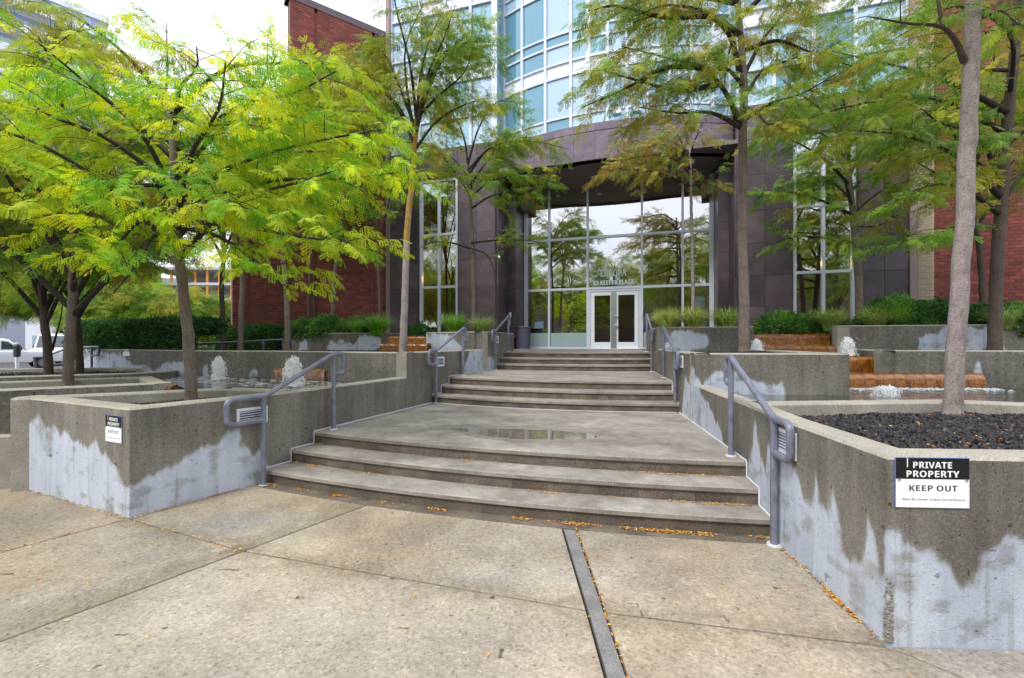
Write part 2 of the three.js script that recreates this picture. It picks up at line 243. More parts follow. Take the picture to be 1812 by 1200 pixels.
// strip in the darker riser concrete along the foot of the lowest riser
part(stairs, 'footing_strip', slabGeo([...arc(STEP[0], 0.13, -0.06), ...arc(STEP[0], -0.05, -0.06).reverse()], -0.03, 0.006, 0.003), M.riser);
// white sealant along the walls
function caulk(pts, r = 0.012) { part(stairs, 'sealant_line', tube(pts, r, 6), M.caulk); }
for (const [path, sg] of [[leftWall, 1], [rightWall, -1]]) for (const [i, j] of [[2, 3], [5, 6]]) {
  const a = sg > 0 ? STEP[i].L : STEP[i].R, b = sg > 0 ? STEP[j].L : STEP[j].R, H = STEP[i].H + 0.004, pts = [W(a, H)];
  for (const p of path) if (p[1] > a[1] + 0.05 && p[1] < b[1] - 0.05) pts.push(W(p, H)); pts.push(W(b, H)); caulk(pts);
  for (let k = i - 2; k < i; k++) { const s = STEP[k], n = STEP[k + 1], p = sg > 0 ? s.L : s.R, q = sg > 0 ? n.L : n.R; caulk([W(p, s.H + 0.004), W(q, s.H + 0.004), W(q, n.H + 0.004)], 0.011); }
}
for (const k of [3]) caulk(arc(STEP[k], 0.005, -0.05).map((p) => W(p, 0.455)), 0.009);

// ---- handrails: posts on the steps, rail bent into a closed loop at both ends
function handrail(label, A, hA, B, hB, la, lb, drop = 0.27) {           // A lower post foot, B upper post foot [X, depth]; hA, hB ground heights; loop lengths
  const t = thing('handrail', label, 'handrail', [A[0], hA, -A[1]], 'lavender grey tube handrails up the stairs'), o = W(A, hA), loc = (p, H) => W(p, H).sub(o), r = 0.029;
  const u = [B[0] - A[0], B[1] - A[1]], l = Math.hypot(...u); u[0] /= l; u[1] /= l; const dn = (k) => [A[0] - u[0] * k, A[1] - u[1] * k], upw = (k) => [B[0] + u[0] * k, B[1] + u[1] * k], HA = hA + 1.0, HB = hB + 1.0;
  const bend = (P, rad) => { const out = [P[0]]; for (let i = 1; i < P.length - 1; i++) { const a = P[i - 1].clone().sub(P[i]), b = P[i + 1].clone().sub(P[i]), k = Math.min(rad, a.length() * 0.45, b.length() * 0.45), p = P[i].clone().add(a.setLength(k)), q = P[i].clone().add(b.setLength(k)); for (let s = 0; s <= 5; s++) { const f = s / 5; out.push(p.clone().multiplyScalar((1 - f) * (1 - f)).add(P[i].clone().multiplyScalar(2 * f * (1 - f))).add(q.clone().multiplyScalar(f * f))); } } out.push(P[P.length - 1]); return out; };
  part(t, 'top_rail', tube(bend([loc(A, HA - drop), loc(dn(la), HA - drop), loc(dn(la), HA), loc(dn(-0.02), HA), loc(B, HB), loc(upw(lb), HB), loc(upw(lb), HB - drop), loc(B, HB - drop)], 0.075), r, 12), M.rail);
  for (const [p, h, H] of [[A, hA, HA], [B, hB, HB]]) { const post = part(t, 'post', tube([loc(p, h), loc(p, H - 0.012)], r, 12), M.rail); const c = new THREE.CylinderGeometry(0.05, 0.055, 0.012, 16); c.translate(...loc(p, h + 0.006).toArray()); part(t, 'base_collar', c, M.caulk); }
  return t;
}

handrail('handrail on the lowest flight beside the planter wall with the small keep out sign', [-2.78, 5.06], 0, [-2.36, 5.98], 0.45, 0.42, 0.17);
handrail('handrail on the middle flight beside the wall below the moss stained trunk', [-1.44, 8.56], 0.45, [-1.05, 9.72], 0.9, 0.27, 0.12);
handrail('handrail on the top flight beside the round waste bin', [-0.42, 11.5], 0.9, [-0.1, 12.75], 1.35, 0.3, 0.12);
handrail('handrail on the lowest flight beside the planter wall with the large keep out sign', [2.07, 3.57], 0, [2.22, 4.58], 0.45, 0.28, 0.14);
handrail('handrail on the middle flight beside the wall with the tall pale dry patch', [2.7, 7.48], 0.45, [3.02, 9.0], 0.9, 0.3, 0.16);
handrail('handrail on the top flight in front of the yellow green grasses', [3.32, 10.75], 0.9, [3.58, 12.0], 1.35, 0.26, 0.14);

// ================================================================ PLANTER AND TERRACE WALLS
const T = 0.21;
const plA = thing('planter', 'low concrete planter left of the steps with a small keep out sign', 'planter', [0, 0, 0], 'concrete planters');
const C2 = [-1.82, 7.8];
const LF = Math.hypot(-5.46 + 3.47, 5.0 - 4.1);      // length of the face left of the corner
wall(plA, 'front_wall', [[-5.46, 5.0], leftWall[0], leftWall[1], leftWall[2], C2], T, -0.05, 1.0, [
  [[-0.2, -0.1], [-0.2, 0.42], [LF - 2.12, 0.5], [LF - 2.0, 0.66], [LF - 1.9, 0.72], [LF - 1.75, 0.82], [LF - 1.5, 0.74], [LF - 1.2, 0.7], [LF - 0.95, 0.66], [LF - 0.75, 0.62], [LF - 0.6, 0.66], [LF - 0.48, 0.6], [LF - 0.36, 0.5], [LF - 0.22, 0.46], [LF - 0.14, 0.38], [LF - 0.05, 0.3], [LF, 0.3], [LF + 0.05, 0.34], [LF + 0.3, 0.44], [LF + 0.55, 0.52], [LF + 0.75, 0.54], [LF + 0.85, 0.66], [LF + 0.98, 0.72], [LF + 1.0, 0.5], [LF + 1.1, 0.36], [LF + 1.25, 0.42], [LF + 1.32, 0.2], [LF + 1.4, -0.1]]], 1, { res: 250 });
wall(plA, 'rear_wall', [[-5.46, 5.0], [-3.74, 6.05]], -T, -0.05, 1.0, [], 3, { res: 80 });
wall(plA, 'end_wall', [[-3.74, 6.05], [-2.74, 5.78]], -T, -0.05, 1.0, [], 4, { res: 80 });
const mulchA = [[-3.45, 4.2], [-5.3, 5.0], [-3.74, 5.95], [-2.66, 5.66], [-2.92, 5.15]];
const lowStub = thing('low_wall', 'stub of low concrete wall butting the left end of the front planter', 'wall'); wall(lowStub, 'wall', [[-5.44, 4.98], [-5.52, 5.22]], T, -0.05, 0.56, [], 5, { res: 80 }); wall(lowStub, 'wall', [[-7.6, 4.4], [-5.49, 5.04]], T, -0.05, 0.555, [], 6, { res: 100 });

const plE = thing('planter', 'long concrete planter behind the front left planter', 'planter', [0, 0, 0], 'concrete planters');
const ringE = [[-5.1, 6.76], [-6.4, 8.05], [-11.6, 4.2], [-9.6, 3.3]];
wall(plE, 'front_wall', [[-9.6, 3.3], [-6.47, 5.72], [-5.1, 6.76]], T, -0.05, 1.0, [], 7, { res: 70 });
wall(plE, 'end_wall', [[-5.1, 6.76], [-6.4, 8.05]], T, -0.05, 0.995, [], 8, { res: 70 });
wall(plE, 'rear_wall', [[-6.4, 8.05], [-11.6, 4.2]], T, -0.05, 1.0, [], 9, { res: 50 });
const plF = thing('planter', 'concrete planter with a curved end near the parked pickup', 'planter', [0, 0, 0], 'concrete planters');
wall(plF, 'front_wall', [[-13, 5.2], [-8.9, 7.9], [-7.75, 8.6]], T, -0.05, 1.0, [], 10, { res: 50 });
{ const c = []; for (let i = 0; i <= 8; i++) { const a = -0.95 + i / 8 * 2.2; c.push([-8.45 + Math.cos(a) * 1.2, 9.56 + Math.sin(a) * 1.2]); } wall(plF, 'curved_end_wall', c, T, -0.05, 0.996, [], 11, { res: 60 }); }
wall(plF, 'rear_wall', [[-8.1, 10.72], [-9.6, 10.9], [-16, 9.2]], T, -0.05, 1.0, [], 12, { res: 40 });

// right planter
const plG = thing('planter', 'large concrete planter right of the steps with a pale grey trunk in black mulch', 'planter', [0, 0, 0], 'concrete planters');
const K0 = [2.58, 6.38];
const RF = 2.72, sideDry = [   // RF: length of the face right of the corner
  [[-0.1, -0.1], [-0.1, 0.42], [0.06, 0.36], [0.12, 0.58], [0.17, 0.64], [0.22, 0.34], [0.3, 0.3], [0.4, 0.3], [0.47, 0.62], [0.5, 0.72], [0.55, 0.5], [0.64, 0.54], [0.69, 0.78], [0.73, 0.5], [0.86, 0.56], [0.98, 0.66], [1.08, 0.72], [1.16, 0.9], [1.22, 0.95], [1.24, -0.1]],
  [[1.34, -0.1], [1.36, 0.66], [1.45, 0.76], [1.52, 0.5], [1.62, 0.62], [1.72, 0.86], [1.78, 0.95], [1.9, 0.5], [2.0, 0.3], [2.0, -0.1]],
  [[2.7, 0.3], [2.78, 0.55], [2.95, 0.66], [3.1, 0.7], [3.3, 0.8], [3.55, 0.88], [3.75, 0.96], [3.85, 1.1], [4.2, 1.1], [4.2, 0.3]]];
wall(plG, 'front_wall', [[4.7, 2.24], rightWall[0], rightWall[1], rightWall[2], K0], -T, -0.05, 1.0, [
  [[-0.02, -0.1], [-0.02, 0.56], [0.06, 0.62], [0.08, 0.54], [0.14, 0.53], [0.2, 0.57], [0.24, 0.46], [0.3, 0.43], [0.34, 0.34], [0.43, 0.34], [0.47, 0.48], [0.55, 0.55], [0.66, 0.58], [0.74, 0.68], [0.9, 0.72], [1.1, 0.7], [1.5, 0.6], [2.2, 0.66], [2.9, 0.6], [2.9, -0.1]].map(([u, v]) => [RF - u, v]), ...sideDry.map((P) => P.map(([u, v]) => [RF + u, v]))], 13, { res: 300 });
wall(plG, 'front_wall', [[4.7, 2.24], [7, 2.1]], T, -0.05, 1.0, [], 14, { res: 60, capA: false });
wall(plG, 'rear_wall', [[2.42, 4.62], [4.55, 4.78], [6.6, 3.95], [7.4, 3.2]], -T, -0.05, 1.0, [], 15, { res: 90 });

// terrace walls of the first tier
{ const r = rng(71), list = []; for (let i = 0; i < 170; i++) { const y = 0.02 + 0.36 * r() * r(), s = 0.004 + r() * 0.007, k = (r() - 0.5) * 0.05, g = new THREE.IcosahedronGeometry(s, 1); g.scale(1, 0.8, 0.8); g.translate(rightWall[0][0] + Math.max(0, k), y, -rightWall[0][1] + Math.min(0, k) * 1.0 + 0.001); list.push(g); } part(plG, 'exposed_pebbles', merge(list), M.concrete, 'pebbles showing through the broken wall corner').userData.kind = 'stuff'; }
const tB = thing('terrace_wall', 'concrete terrace wall behind the left pool carrying slim trees', 'wall', [0, 0, 0]);
wall(tB, 'side_wall', [C2, leftWall[3], [-0.71, 10.97]], T, 0.3, 1.43, [[[2.2, 0.2], [2.15, 0.9], [2.35, 1.12], [2.5, 1.3], [2.6, 1.5], [3.6, 1.5], [3.6, 0.2]]], 16, {});
wall(tB, 'pool_wall', [[-6.7, 9.55], [-5.0, 9.3], C2], T, 0.3, 1.428, [[[0.2, 0.8], [0.2, 1.1], [0.3, 1.16], [0.34, 0.98], [0.42, 0.8]], [[1.25, 0.86], [1.3, 1.0], [1.42, 1.06], [1.45, 0.9]]], 17, { res: 100, capB: false });
const tD = thing('terrace_wall', 'long concrete wall under the clipped hedge with a distant keep out sign', 'wall');
wall(tD, 'wall', [[-11.6, 12.1], [-6.7, 9.55]], T, -0.05, 1.43, [[[-0.2, -0.2], [-0.2, 1.38], [1.0, 1.4], [2.2, 1.32], [2.6, 1.2], [3.0, 1.06], [3.4, 1.1], [3.9, 0.98], [4.3, 1.14], [5.0, 1.2], [5.7, 1.3], [5.7, -0.2]]], 18, { res: 90 });
const tK = thing('terrace_wall', 'concrete terrace wall right of the steps with a broad pale patch above the water', 'wall');
wall(tK, 'side_wall', [K0, rightWall[3], [3.23, 10.0]], -T, 0.3, 1.45, [[[-0.1, 0.2], [-0.1, 1.2], [0.15, 1.26], [0.35, 0.98], [0.6, 1.1], [0.8, 0.6], [0.9, 0.2]], [[1.5, 0.2], [1.5, 0.9], [1.7, 0.8], [1.9, 0.2]]], 19, { capA: false });
wall(tK, 'pool_wall', [K0, [4.63, 6.2]], T, 0.3, 1.448, [[[-0.1, 0.2], [-0.1, 1.22], [0.12, 1.04], [0.22, 1.16], [0.34, 1.25], [0.5, 1.18], [0.62, 1.06], [0.7, 1.15], [0.85, 1.06], [1.0, 1.0], [1.15, 1.06], [1.2, 0.94], [1.2, 0.2]]], 20, { res: 170, capA: false });
wall(tK, 'cascade_wall', [[4.63, 6.2], [5.35, 9.3]], T, 0.3, 1.449, [], 21, { res: 70 });
const tL = thing('terrace_wall', 'concrete terrace wall beside the orange cascade on the right', 'wall');
wall(tL, 'wall', [[6.21, 7.62], [10.8, 6.45]], T, 0.3, 1.47, [[[1.25, 0.9], [1.3, 1.25], [1.38, 1.32], [1.45, 1.0], [1.5, 0.8]], [[2.2, 0.9], [2.2, 1.2], [2.6, 1.3], [3, 1.1], [3.1, 0.9]]], 22, { res: 100 });
wall(tL, 'cascade_wall', [[6.21, 7.62], [6.9, 9.2]], -T, 0.3, 1.468, [], 23, { res: 60, capA: false });
// second tier
const t2 = thing('upper_planter', 'upper concrete planter with shrubs in front of the brick wall', 'planter', [0, 0, 0], 'upper planters below the facade');
const u2 = [[-6.35, 13.0], [-4.3, 12.7], [-3.45, 12.6]];
wall(t2, 'wall', u2, T, 1.0, 1.87, [[[0.15, 1.0], [0.25, 1.6], [0.4, 1.72], [0.5, 1.6], [0.6, 1.0]], [[1.0, 1.0], [1.1, 1.45], [1.2, 1.68], [1.4, 1.6], [1.5, 1.72], [1.7, 1.62], [1.9, 1.55], [2.0, 1.66], [2.1, 1.8], [2.5, 1.82], [2.72, 1.7], [2.7, 1.5], [2.55, 1.35], [2.4, 1.0]]], 24, { res: 90 });
wall(t2, 'return_wall', [[-3.45, 12.6], [-3.3, 13.8]], T, 1.0, 1.868, [], 25, { res: 40, capA: false });
const t2b = thing('upper_planter', 'upper concrete planter with long green grass beside the top steps', 'planter', [0, 0, 0], 'upper planters below the facade');
wall(t2b, 'wall', [[-2.3, 12.1], [-0.72, 10.99]], T, 1.0, 1.87, [[[-0.1, 1.0], [-0.1, 1.86], [0.5, 1.84], [0.9, 1.8], [1.1, 1.62], [1.25, 1.5], [1.3, 1.0]]], 26, { res: 90 });
wall(t2b, 'side_wall', [[-0.72, 10.99], leftWall[4], leftWall[5]], T, 0.8, 1.868, [[[-0.1, 0.8], [-0.1, 1.4], [0.15, 1.5], [0.3, 1.2], [0.6, 1.3], [0.9, 1.0], [1.3, 0.9], [1.3, 0.7]]], 27, { res: 80, capA: false });
wall(t2b, 'return_wall', [[-2.3, 12.1], [-2.15, 13.6]], -T, 1.0, 1.868, [], 28, { res: 40, capA: false });
const t2c = thing('upper_planter', 'upper concrete planter with yellow green grasses and an oval pale patch', 'planter', [0, 0, 0], 'upper planters below the facade');
wall(t2c, 'wall', [[3.23, 10.0], [5.13, 9.6]], T, 1.0, 1.94, [[[0.0, 1.44], [0.1, 1.5], [0.2, 1.62], [0.28, 1.86], [0.5, 1.88], [0.72, 1.84], [0.85, 1.8], [1.0, 1.78], [1.06, 1.66], [1.0, 1.55], [0.85, 1.44]]], 29, { res: 120 });
wall(t2c, 'side_wall', [[3.23, 10.0], rightWall[4], rightWall[5]], -T, 0.8, 1.938, [], 30, { res: 50, capA: false });
wall(t2c, 'recess_wall', [[5.13, 9.6], [5.35, 10.6], [7.0, 10.3], [6.47, 9.0]], T, 1.0, 1.9, [], 31, { res: 60 });
const t2d = thing('upper_planter', 'upper concrete planter with dark shrubs in front of the right brick wall', 'planter', [0, 0, 0], 'upper planters below the facade');
wall(t2d, 'wall', [[6.47, 9.0], [12.5, 7.4]], T, 1.0, 1.935, [[[1.35, 1.45], [1.36, 1.7], [1.45, 1.78], [1.7, 1.82], [1.75, 1.9], [2.3, 1.9], [2.5, 1.8], [2.62, 1.6], [2.72, 1.45]]], 32, { res: 100 });

// ================================================================ SOIL, MULCH, WATER
const mulchTex = tex(512, 512, tile((i, j) => { const n = fbm(i / 12, j / 12, 4), v = 26 + 40 * (n - 0.4) + 20 * (hash2(i, j) - 0.5); return [v, v * 0.98, v * 1.08]; }, 512));
M.mulch = std({ map: rep(mulchTex, 1.2), bumpMap: rep(pitBump, 2), bumpScale: 0.02, roughness: 0.9 });
M.chip = std({ color: 0xffffff, roughness: 0.75 });
function inset2(P, x, d) { return inPoly(x, d, P); }
function soil(name, label, P, H, chips, seed, amp = 0.05) {
  const xs = P.map((p) => p[0]), ds = P.map((p) => p[1]), x0 = Math.min(...xs), x1 = Math.max(...xs), d0 = Math.min(...ds), d1 = Math.max(...ds), n = 46, t = thing(name, label, 'mulch', [0, 0, 0], null, 'stuff');
  const g = slabGeo(P, H - 0.3, H, 0); part(t, 'soil_bed', g, M.mulch);
  const chip = new THREE.DodecahedronGeometry(1, 0); chip.scale(1, 0.55, 0.7); const r = rng(seed), im = new THREE.InstancedMesh(chip, M.chip, chips), m = new THREE.Matrix4(), q = new THREE.Quaternion(), e = new THREE.Euler(); let k = 0, guard = 0;
  while (k < chips && guard++ < chips * 12) { const x = lerp(x0, x1, r()), d = lerp(d0, d1, r()); if (!inPoly(x, d, P)) continue; const s = 0.006 + r() * 0.012, hh = H + amp * fbm(x * 3, d * 3, 3) - 0.01; e.set(r() * 3, r() * 6, r() * 3); q.setFromEuler(e); m.compose(V(x, hh, -d), q, V(s * 1.5, s, s * 1.2)); im.setMatrixAt(k, m); const tn = r(), cv = 0.6 + 1.1 * r(); im.setColorAt(k++, tn < 0.82 ? lin(0.024 * cv, 0.022 * cv, 0.026 * cv) : tn < 0.95 ? lin(0.05 * cv, 0.034 * cv, 0.022 * cv) : lin(0.11 * cv, 0.08 * cv, 0.055 * cv)); }
  im.count = k; im.name = 'bark_chips'; im.userData.kind = 'stuff'; shade(im); t.add(im); return t;
}
soil('mulch', 'black bark mulch filling the front left planter', mulchA, 0.86, 7000, 41);
soil('mulch', 'black bark mulch strewn with orange leaflets around the pale grey trunk', [[2.25, 2.56], [2.55, 4.5], [4.55, 4.68], [6.5, 3.85], [6.9, 2.4], [4.4, 2.45]], 0.87, 14000, 42);
soil('mulch', 'dark mulch in the long planter behind the front left one', [[-5.35, 6.78], [-6.4, 7.8], [-11.4, 4.2], [-9.6, 3.5]], 0.86, 5000, 43);
soil('mulch', 'dark mulch in the planter with the curved end', [[-7.9, 8.7], [-7.4, 9.2], [-7.5, 9.9], [-8.2, 10.55], [-9.6, 10.7], [-15.8, 9.0], [-12.9, 5.4]], 0.9, 4000, 44);
soil('mulch', 'dark soil on the left terrace between the walls', [[-6.6, 9.72], [-5.0, 9.47], [-1.95, 8.0], [-1.7, 8.7], [-0.85, 11.1], [-2.2, 12.0], [-2.2, 13.6], [-3.4, 13.6], [-3.4, 12.55], [-6.4, 12.9], [-9, 11.4]], 1.37, 3500, 45, 0.03);
soil('mulch', 'dark soil on the right terrace around the forked tree', [[2.85, 6.5], [4.6, 6.4], [5.0, 8.0], [5.25, 9.4], [3.5, 9.8], [2.98, 7.6]], 1.36, 2500, 46, 0.06);
soil('mulch', 'dark soil behind the upper planter walls along the facade', [[-6.3, 13.15], [-3.6, 12.8], [-3.45, 13.9], [-2.1, 13.7], [-2.0, 12.2], [-0.85, 11.2], [-0.65, 11.7], [-0.2, 13.3], [-0.3, 15.6], [-4.8, 17.1], [-8.5, 16]], 1.74, 1500, 47, 0.03);
soil('mulch', 'dark soil of the upper right planters below the granite wall', [[3.5, 10.15], [5.0, 9.85], [5.3, 10.8], [7.0, 10.5], [6.75, 9.2], [12.5, 7.7], [14, 11], [5.5, 13.6], [4.2, 13.4]], 1.82, 1500, 48, 0.03);
soil('mulch', 'dark soil on the terrace behind the cascade wall on the right', [[6.5, 7.8], [10.7, 6.75], [12.4, 7.3], [6.9, 8.85]], 1.38, 1500, 49, 0.03);
{ const c = new THREE.SphereGeometry(0.5, 20, 8, 0, 6.3, 0, 1.57); c.scale(1, 0.22, 1); c.translate(3.95, 1.36, -7.5); piece('mulch_mound', 'small mound of dark mulch around the foot of the forked tree', 'mulch', c, M.mulch, null, 'stuff'); }
// water
const waveBump = tex(512, 512, tile((i, j) => { const v = 128 + 150 * (fbm(i / 26 + fbm(i / 40, j / 40, 2) * 3, j / 18, 4) - 0.5); return [v, v, v]; }, 512), false);
M.water = std({ color: lin(0.028, 0.03, 0.026), roughness: 0.06, ior: 1.33, bumpMap: rep(waveBump, 0.55), bumpScale: 0.05, specularIntensity: 1, clearcoat: 0.6, clearcoatRoughness: 0.05 });
piece('pool_water', 'rippled dark water of the left fountain pool', 'water', slabGeo([[-2.62, 5.8], [-3.7, 6.1], [-5.0, 6.95], [-6.2, 8.2], [-7.1, 8.6], [-7.0, 9.6], [-5.0, 9.25], [-1.84, 7.75], [-2.3, 6.6]], 0.5, 0.88, 0), M.water, null, 'structure');
piece('pool_water', 'rippled dark water of the right fountain pool', 'water', slabGeo([[2.45, 4.75], [2.62, 6.33], [4.6, 6.15], [4.75, 7.2], [7.7, 7.2], [11, 6.3], [11, 3.5], [7.6, 3.3], [6.7, 4.1], [4.6, 4.95]], 0.5, 0.88, 0), M.water, null, 'structure');
piece('pool_water', 'shallow water on the ledge between the two right cascades', 'water', slabGeo([[4.95, 7.1], [7.35, 7.08], [6.35, 7.75], [5.1, 7.95]], 0.9, 1.1, 0), M.water, null, 'structure');
piece('pool_water', 'water on the upper right basin around the tall jet', 'water', slabGeo([[5.15, 8.02], [6.4, 7.98], [6.85, 9.0], [6.6, 10.2], [5.4, 10.4], [5.3, 9.2]], 1.0, 1.36, 0), M.water, null, 'structure');
// algae-stained cascade steps: rounded lip, wet face
const algaeTex = tex(512, 256, tile((i, j) => { const s = fbm(i / 7, j / 60, 4), n = fbm(i / 60 + 9, j / 40, 4), sp = vnoise(i / 3 + 60, j / 5) > 0.88 ? 1 : 0; const r = 156 + 90 * (s - 0.5) + 90 * (n - 0.5) + 60 * sp, g = 88 + 64 * (s - 0.5) + 80 * (n - 0.45) + 60 * sp, b = 12 + 16 * (n - 0.5) + 14 * sp; return [r, g, b]; }, 256));
M.algae = std({ map: rep(algaeTex, 1.1, 2.2), color: lin(0.72, 0.7, 0.6), bumpMap: rep(waveBump, 2.2, 0.9), bumpScale: 0.02, roughness: 0.22, clearcoat: 0.8, clearcoatRoughness: 0.12 });
M.foam = std({ color: lin(0.98, 0.99, 1.0), roughness: 0.45, transmission: 0.4, bumpMap: rep(pitBump, 3), bumpScale: 0.01 });
function weirGeo(a, b, depth, H0, H1) {                      // lip line a-b, water runs toward the viewer
  const u = [b[0] - a[0], b[1] - a[1]], l = Math.hypot(...u), n = [u[1] / l, -u[0] / l], prof = [], R = Math.min(0.09, (H1 - H0) * 0.6);
  prof.push([-depth, H0], [-depth, H1]); for (let i = 0; i <= 6; i++) { const t = i / 6 * Math.PI / 2; prof.push([-R + R * Math.sin(t) + 0.02 * Math.sin(t), H1 - R + R * Math.cos(t)]); } prof.push([0.03, H0]);
  const K = 14, q = [], uvs = []; const P = (k, j) => { const t = k / K, wob = 0.012 * Math.sin(k * 2.1 + H1 * 9); return W([a[0] + u[0] * t + n[0] * (prof[j][0] + wob), a[1] + u[1] * t + n[1] * (prof[j][0] + wob)], prof[j][1]); };
  let run = [0]; for (let j = 1; j < prof.length; j++) run.push(run[j - 1] + Math.hypot(prof[j][0] - prof[j - 1][0], prof[j][1] - prof[j - 1][1]));
  for (let j = 0; j < prof.length - 1; j++) for (let k = 0; k < K; k++) { q.push([P(k, j), P(k + 1, j), P(k + 1, j + 1), P(k, j + 1)]); uvs.push([[k / K * l, run[j]], [(k + 1) / K * l, run[j]], [(k + 1) / K * l, run[j + 1]], [k / K * l, run[j + 1]]]); }
  for (const k of [0, K]) for (let j = 1; j < prof.length - 2; j++) { q.push([P(k, 0), P(k, j), P(k, j + 1), P(k, prof.length - 1)]); uvs.push([[0, 0], [0, 0.2], [0.2, 0.2], [0.2, 0]]); }
  return toCreasedNormals(quads(q, (_, k) => uvs[k]), 0.7);
}
function weir(label, steps) { const t = thing('cascade', label, 'cascade', [0, 0, 0], 'orange stained fountain cascades'); for (const s of steps) part(t, 'step', weirGeo(...s), M.algae); return t; }
weir('wide orange brown cascade spilling into the right pool', [[[5.0, 7.06], [7.28, 6.98], 0.14, 0.8, 1.12]]);
weir('short orange brown cascade below the tall white jet', [[[5.1, 8.0], [6.42, 7.92], 0.2, 1.05, 1.36]]);
weir('two step orange cascade in the recess above the right terrace wall', [[[4.95, 9.35], [6.5, 9.02], 0.5, 1.3, 1.56], [[5.1, 9.7], [6.6, 9.4], 0.5, 1.55, 1.78]]);
weir('two step orange cascade behind the slim mossy trunk on the left terrace', [[[-3.5, 12.0], [-2.2, 11.75], 0.5, 1.35, 1.58], [[-3.4, 12.4], [-2.3, 12.2], 0.6, 1.57, 1.78]]);
weir('orange cascade in the left pool behind the white jets', [[[-4.75, 9.0], [-3.55, 8.6], 0.24, 0.8, 1.1]]);
weir('small orange spill at the end of the long left planter', [[[-5.25, 6.75], [-5.05, 6.7], 0.1, 0.8, 0.97]]);
// white water jets: a lumpy column of foam with thrown drops
function jet(label, p, H, h, r0, seed, px) {
  h *= 0.88; r0 *= 0.82;
  const t = thing('fountain_jet', label, 'fountain', [p[0], H, -p[1]], 'white fountain jets'), g = new THREE.IcosahedronGeometry(1, 5), a = g.attributes.position, r = rng(seed);
  for (let i = 0; i < a.count; i++) { const x = a.getX(i), y = a.getY(i), z = a.getZ(i), v = (y + 1) / 2, th = Math.atan2(z, x), n = fbm(th * 2.6 + seed, v * 7 + seed, 4), n2 = fbm(x * 6 + seed, z * 6 + y * 5, 3); const prof = r0 * (v < 0.16 ? lerp(1.35, 1.0, v / 0.16) : lerp(1.0, 0.85, v)) * Math.sqrt(Math.max(0, 1 - Math.pow(Math.max(0, v - 0.55) / 0.45, 4))); const sp = fbm(th * 9 + seed * 3, v * 30 + seed, 2), k = prof * 0.72 * (0.5 + 0.6 * n + 0.4 * sp) + 0.03 * (n2 - 0.5); const l = Math.hypot(x, z) || 1, e = Math.min(1, l * 2.4); a.setXYZ(i, x / l * k * e, v * h * (0.7 + 0.35 * n2 + 0.25 * fbm(x * 14 + seed, z * 14, 2)), z / l * k * e); }
  const col = [g.deleteAttribute('uv')]; g.computeVertexNormals();
  for (let i = 0; i < 900; i++) { const v = Math.pow(r(), 0.8), th = r() * 6.283, n = fbm(th * 2.6 + seed, v * 7 + seed, 4), q = r0 * (v < 0.16 ? lerp(1.35, 1.0, v / 0.16) : lerp(1.0, 0.78, v) * Math.sqrt(1 - 0.85 * v ** 5)) * (0.55 + 0.6 * n) * (0.55 + 0.75 * r()), s = r0 * (0.025 + 0.075 * r() * r()), d = new THREE.IcosahedronGeometry(s, 1).deleteAttribute('uv'); d.scale(0.8, 1.2 + r() * 2.2, 0.8); d.translate(Math.cos(th) * q, v * h * (0.92 + 0.25 * r()), Math.sin(th) * q); col.push(d); }
  part(t, 'foam_column', mergeGeometries(col.map((x) => x.index ? x.toNonIndexed() : x)), M.foam);
  const drops = []; for (let i = 0; i < 160; i++) { const s = 0.003 + r() * r() * 0.008, th = r() * 6.28, q = r0 * (0.5 + r() * 0.9), d = new THREE.IcosahedronGeometry(s, 0); d.translate(Math.cos(th) * q * (1.1 - 0.3 * r()), h * (0.1 + r() * 1.0), Math.sin(th) * q); drops.push(d); }
  const dr = part(t, 'spray_drops', merge(drops), M.foam); dr.userData.kind = 'stuff';
  const fl = []; for (let i = 0; i < 70; i++) { const th = r() * 6.28, q = r0 * (1.0 + r() * r() * 2.6), s = 0.006 + r() * 0.012, d = new THREE.IcosahedronGeometry(s, 1); d.scale(1.8, 0.25, 1); d.rotateY(r() * 3); d.translate(Math.cos(th) * q, 0.004, Math.sin(th) * q); fl.push(d); }
  const f = part(t, 'floating_foam', merge(fl), M.foam); f.userData.kind = 'stuff'; return t;
}
jet('narrow white jet in the left pool nearer the curved planter', [-5.55, 8.55], 0.87, 0.46, 0.16, 3);
jet('broad white jet in the left pool in front of the orange cascade', [-3.55, 7.35], 0.87, 0.5, 0.19, 5);
jet('small white jet beside the forked tree on the right terrace', [4.42, 8.15], 1.36, 0.3, 0.13, 7);
jet('white jet standing above the short cascade on the right', [6.2, 8.35], 1.35, 0.34, 0.15, 9);
jet('low splashing jet in the right pool behind the mulch planter', [5.05, 6.1], 0.87, 0.14, 0.16, 11);
{ const r = rng(88), list = []; for (let i = 0; i < 520; i++) { const t = r(), d = new THREE.IcosahedronGeometry(0.005 + r() * 0.014, 1); d.scale(1.7, 0.5 + r() * 0.7, 0.8); d.rotateY(r() * 3); d.translate(lerp(4.9, 7.4, t), 0.885 + r() * 0.012, -lerp(6.98, 6.9, t) + 0.02 + r() * r() * 0.4); list.push(d); } piece('cascade_foam', 'white foam churned up along the foot of the wide right cascade', 'foam', merge(list), M.foam, null, 'stuff'); }
{ const r = rng(89), list = []; for (let i = 0; i < 420; i++) { const x = lerp(-6.8, -2.3, r()), lo = lerp(8.5, 6.6, (x + 6.8) / 4.5), d = lerp(lo, lo + 1.2, r()), g = new THREE.IcosahedronGeometry(0.006 + r() * 0.014, 1); g.scale(3.2, 0.16, 0.8); g.rotateY((r() - 0.5) * 0.8); g.translate(x, 0.884, -d); list.push(g); } piece('pool_foam', 'pale streaks of foam drifting on the left pool', 'foam', merge(list), M.foam, null, 'stuff'); }
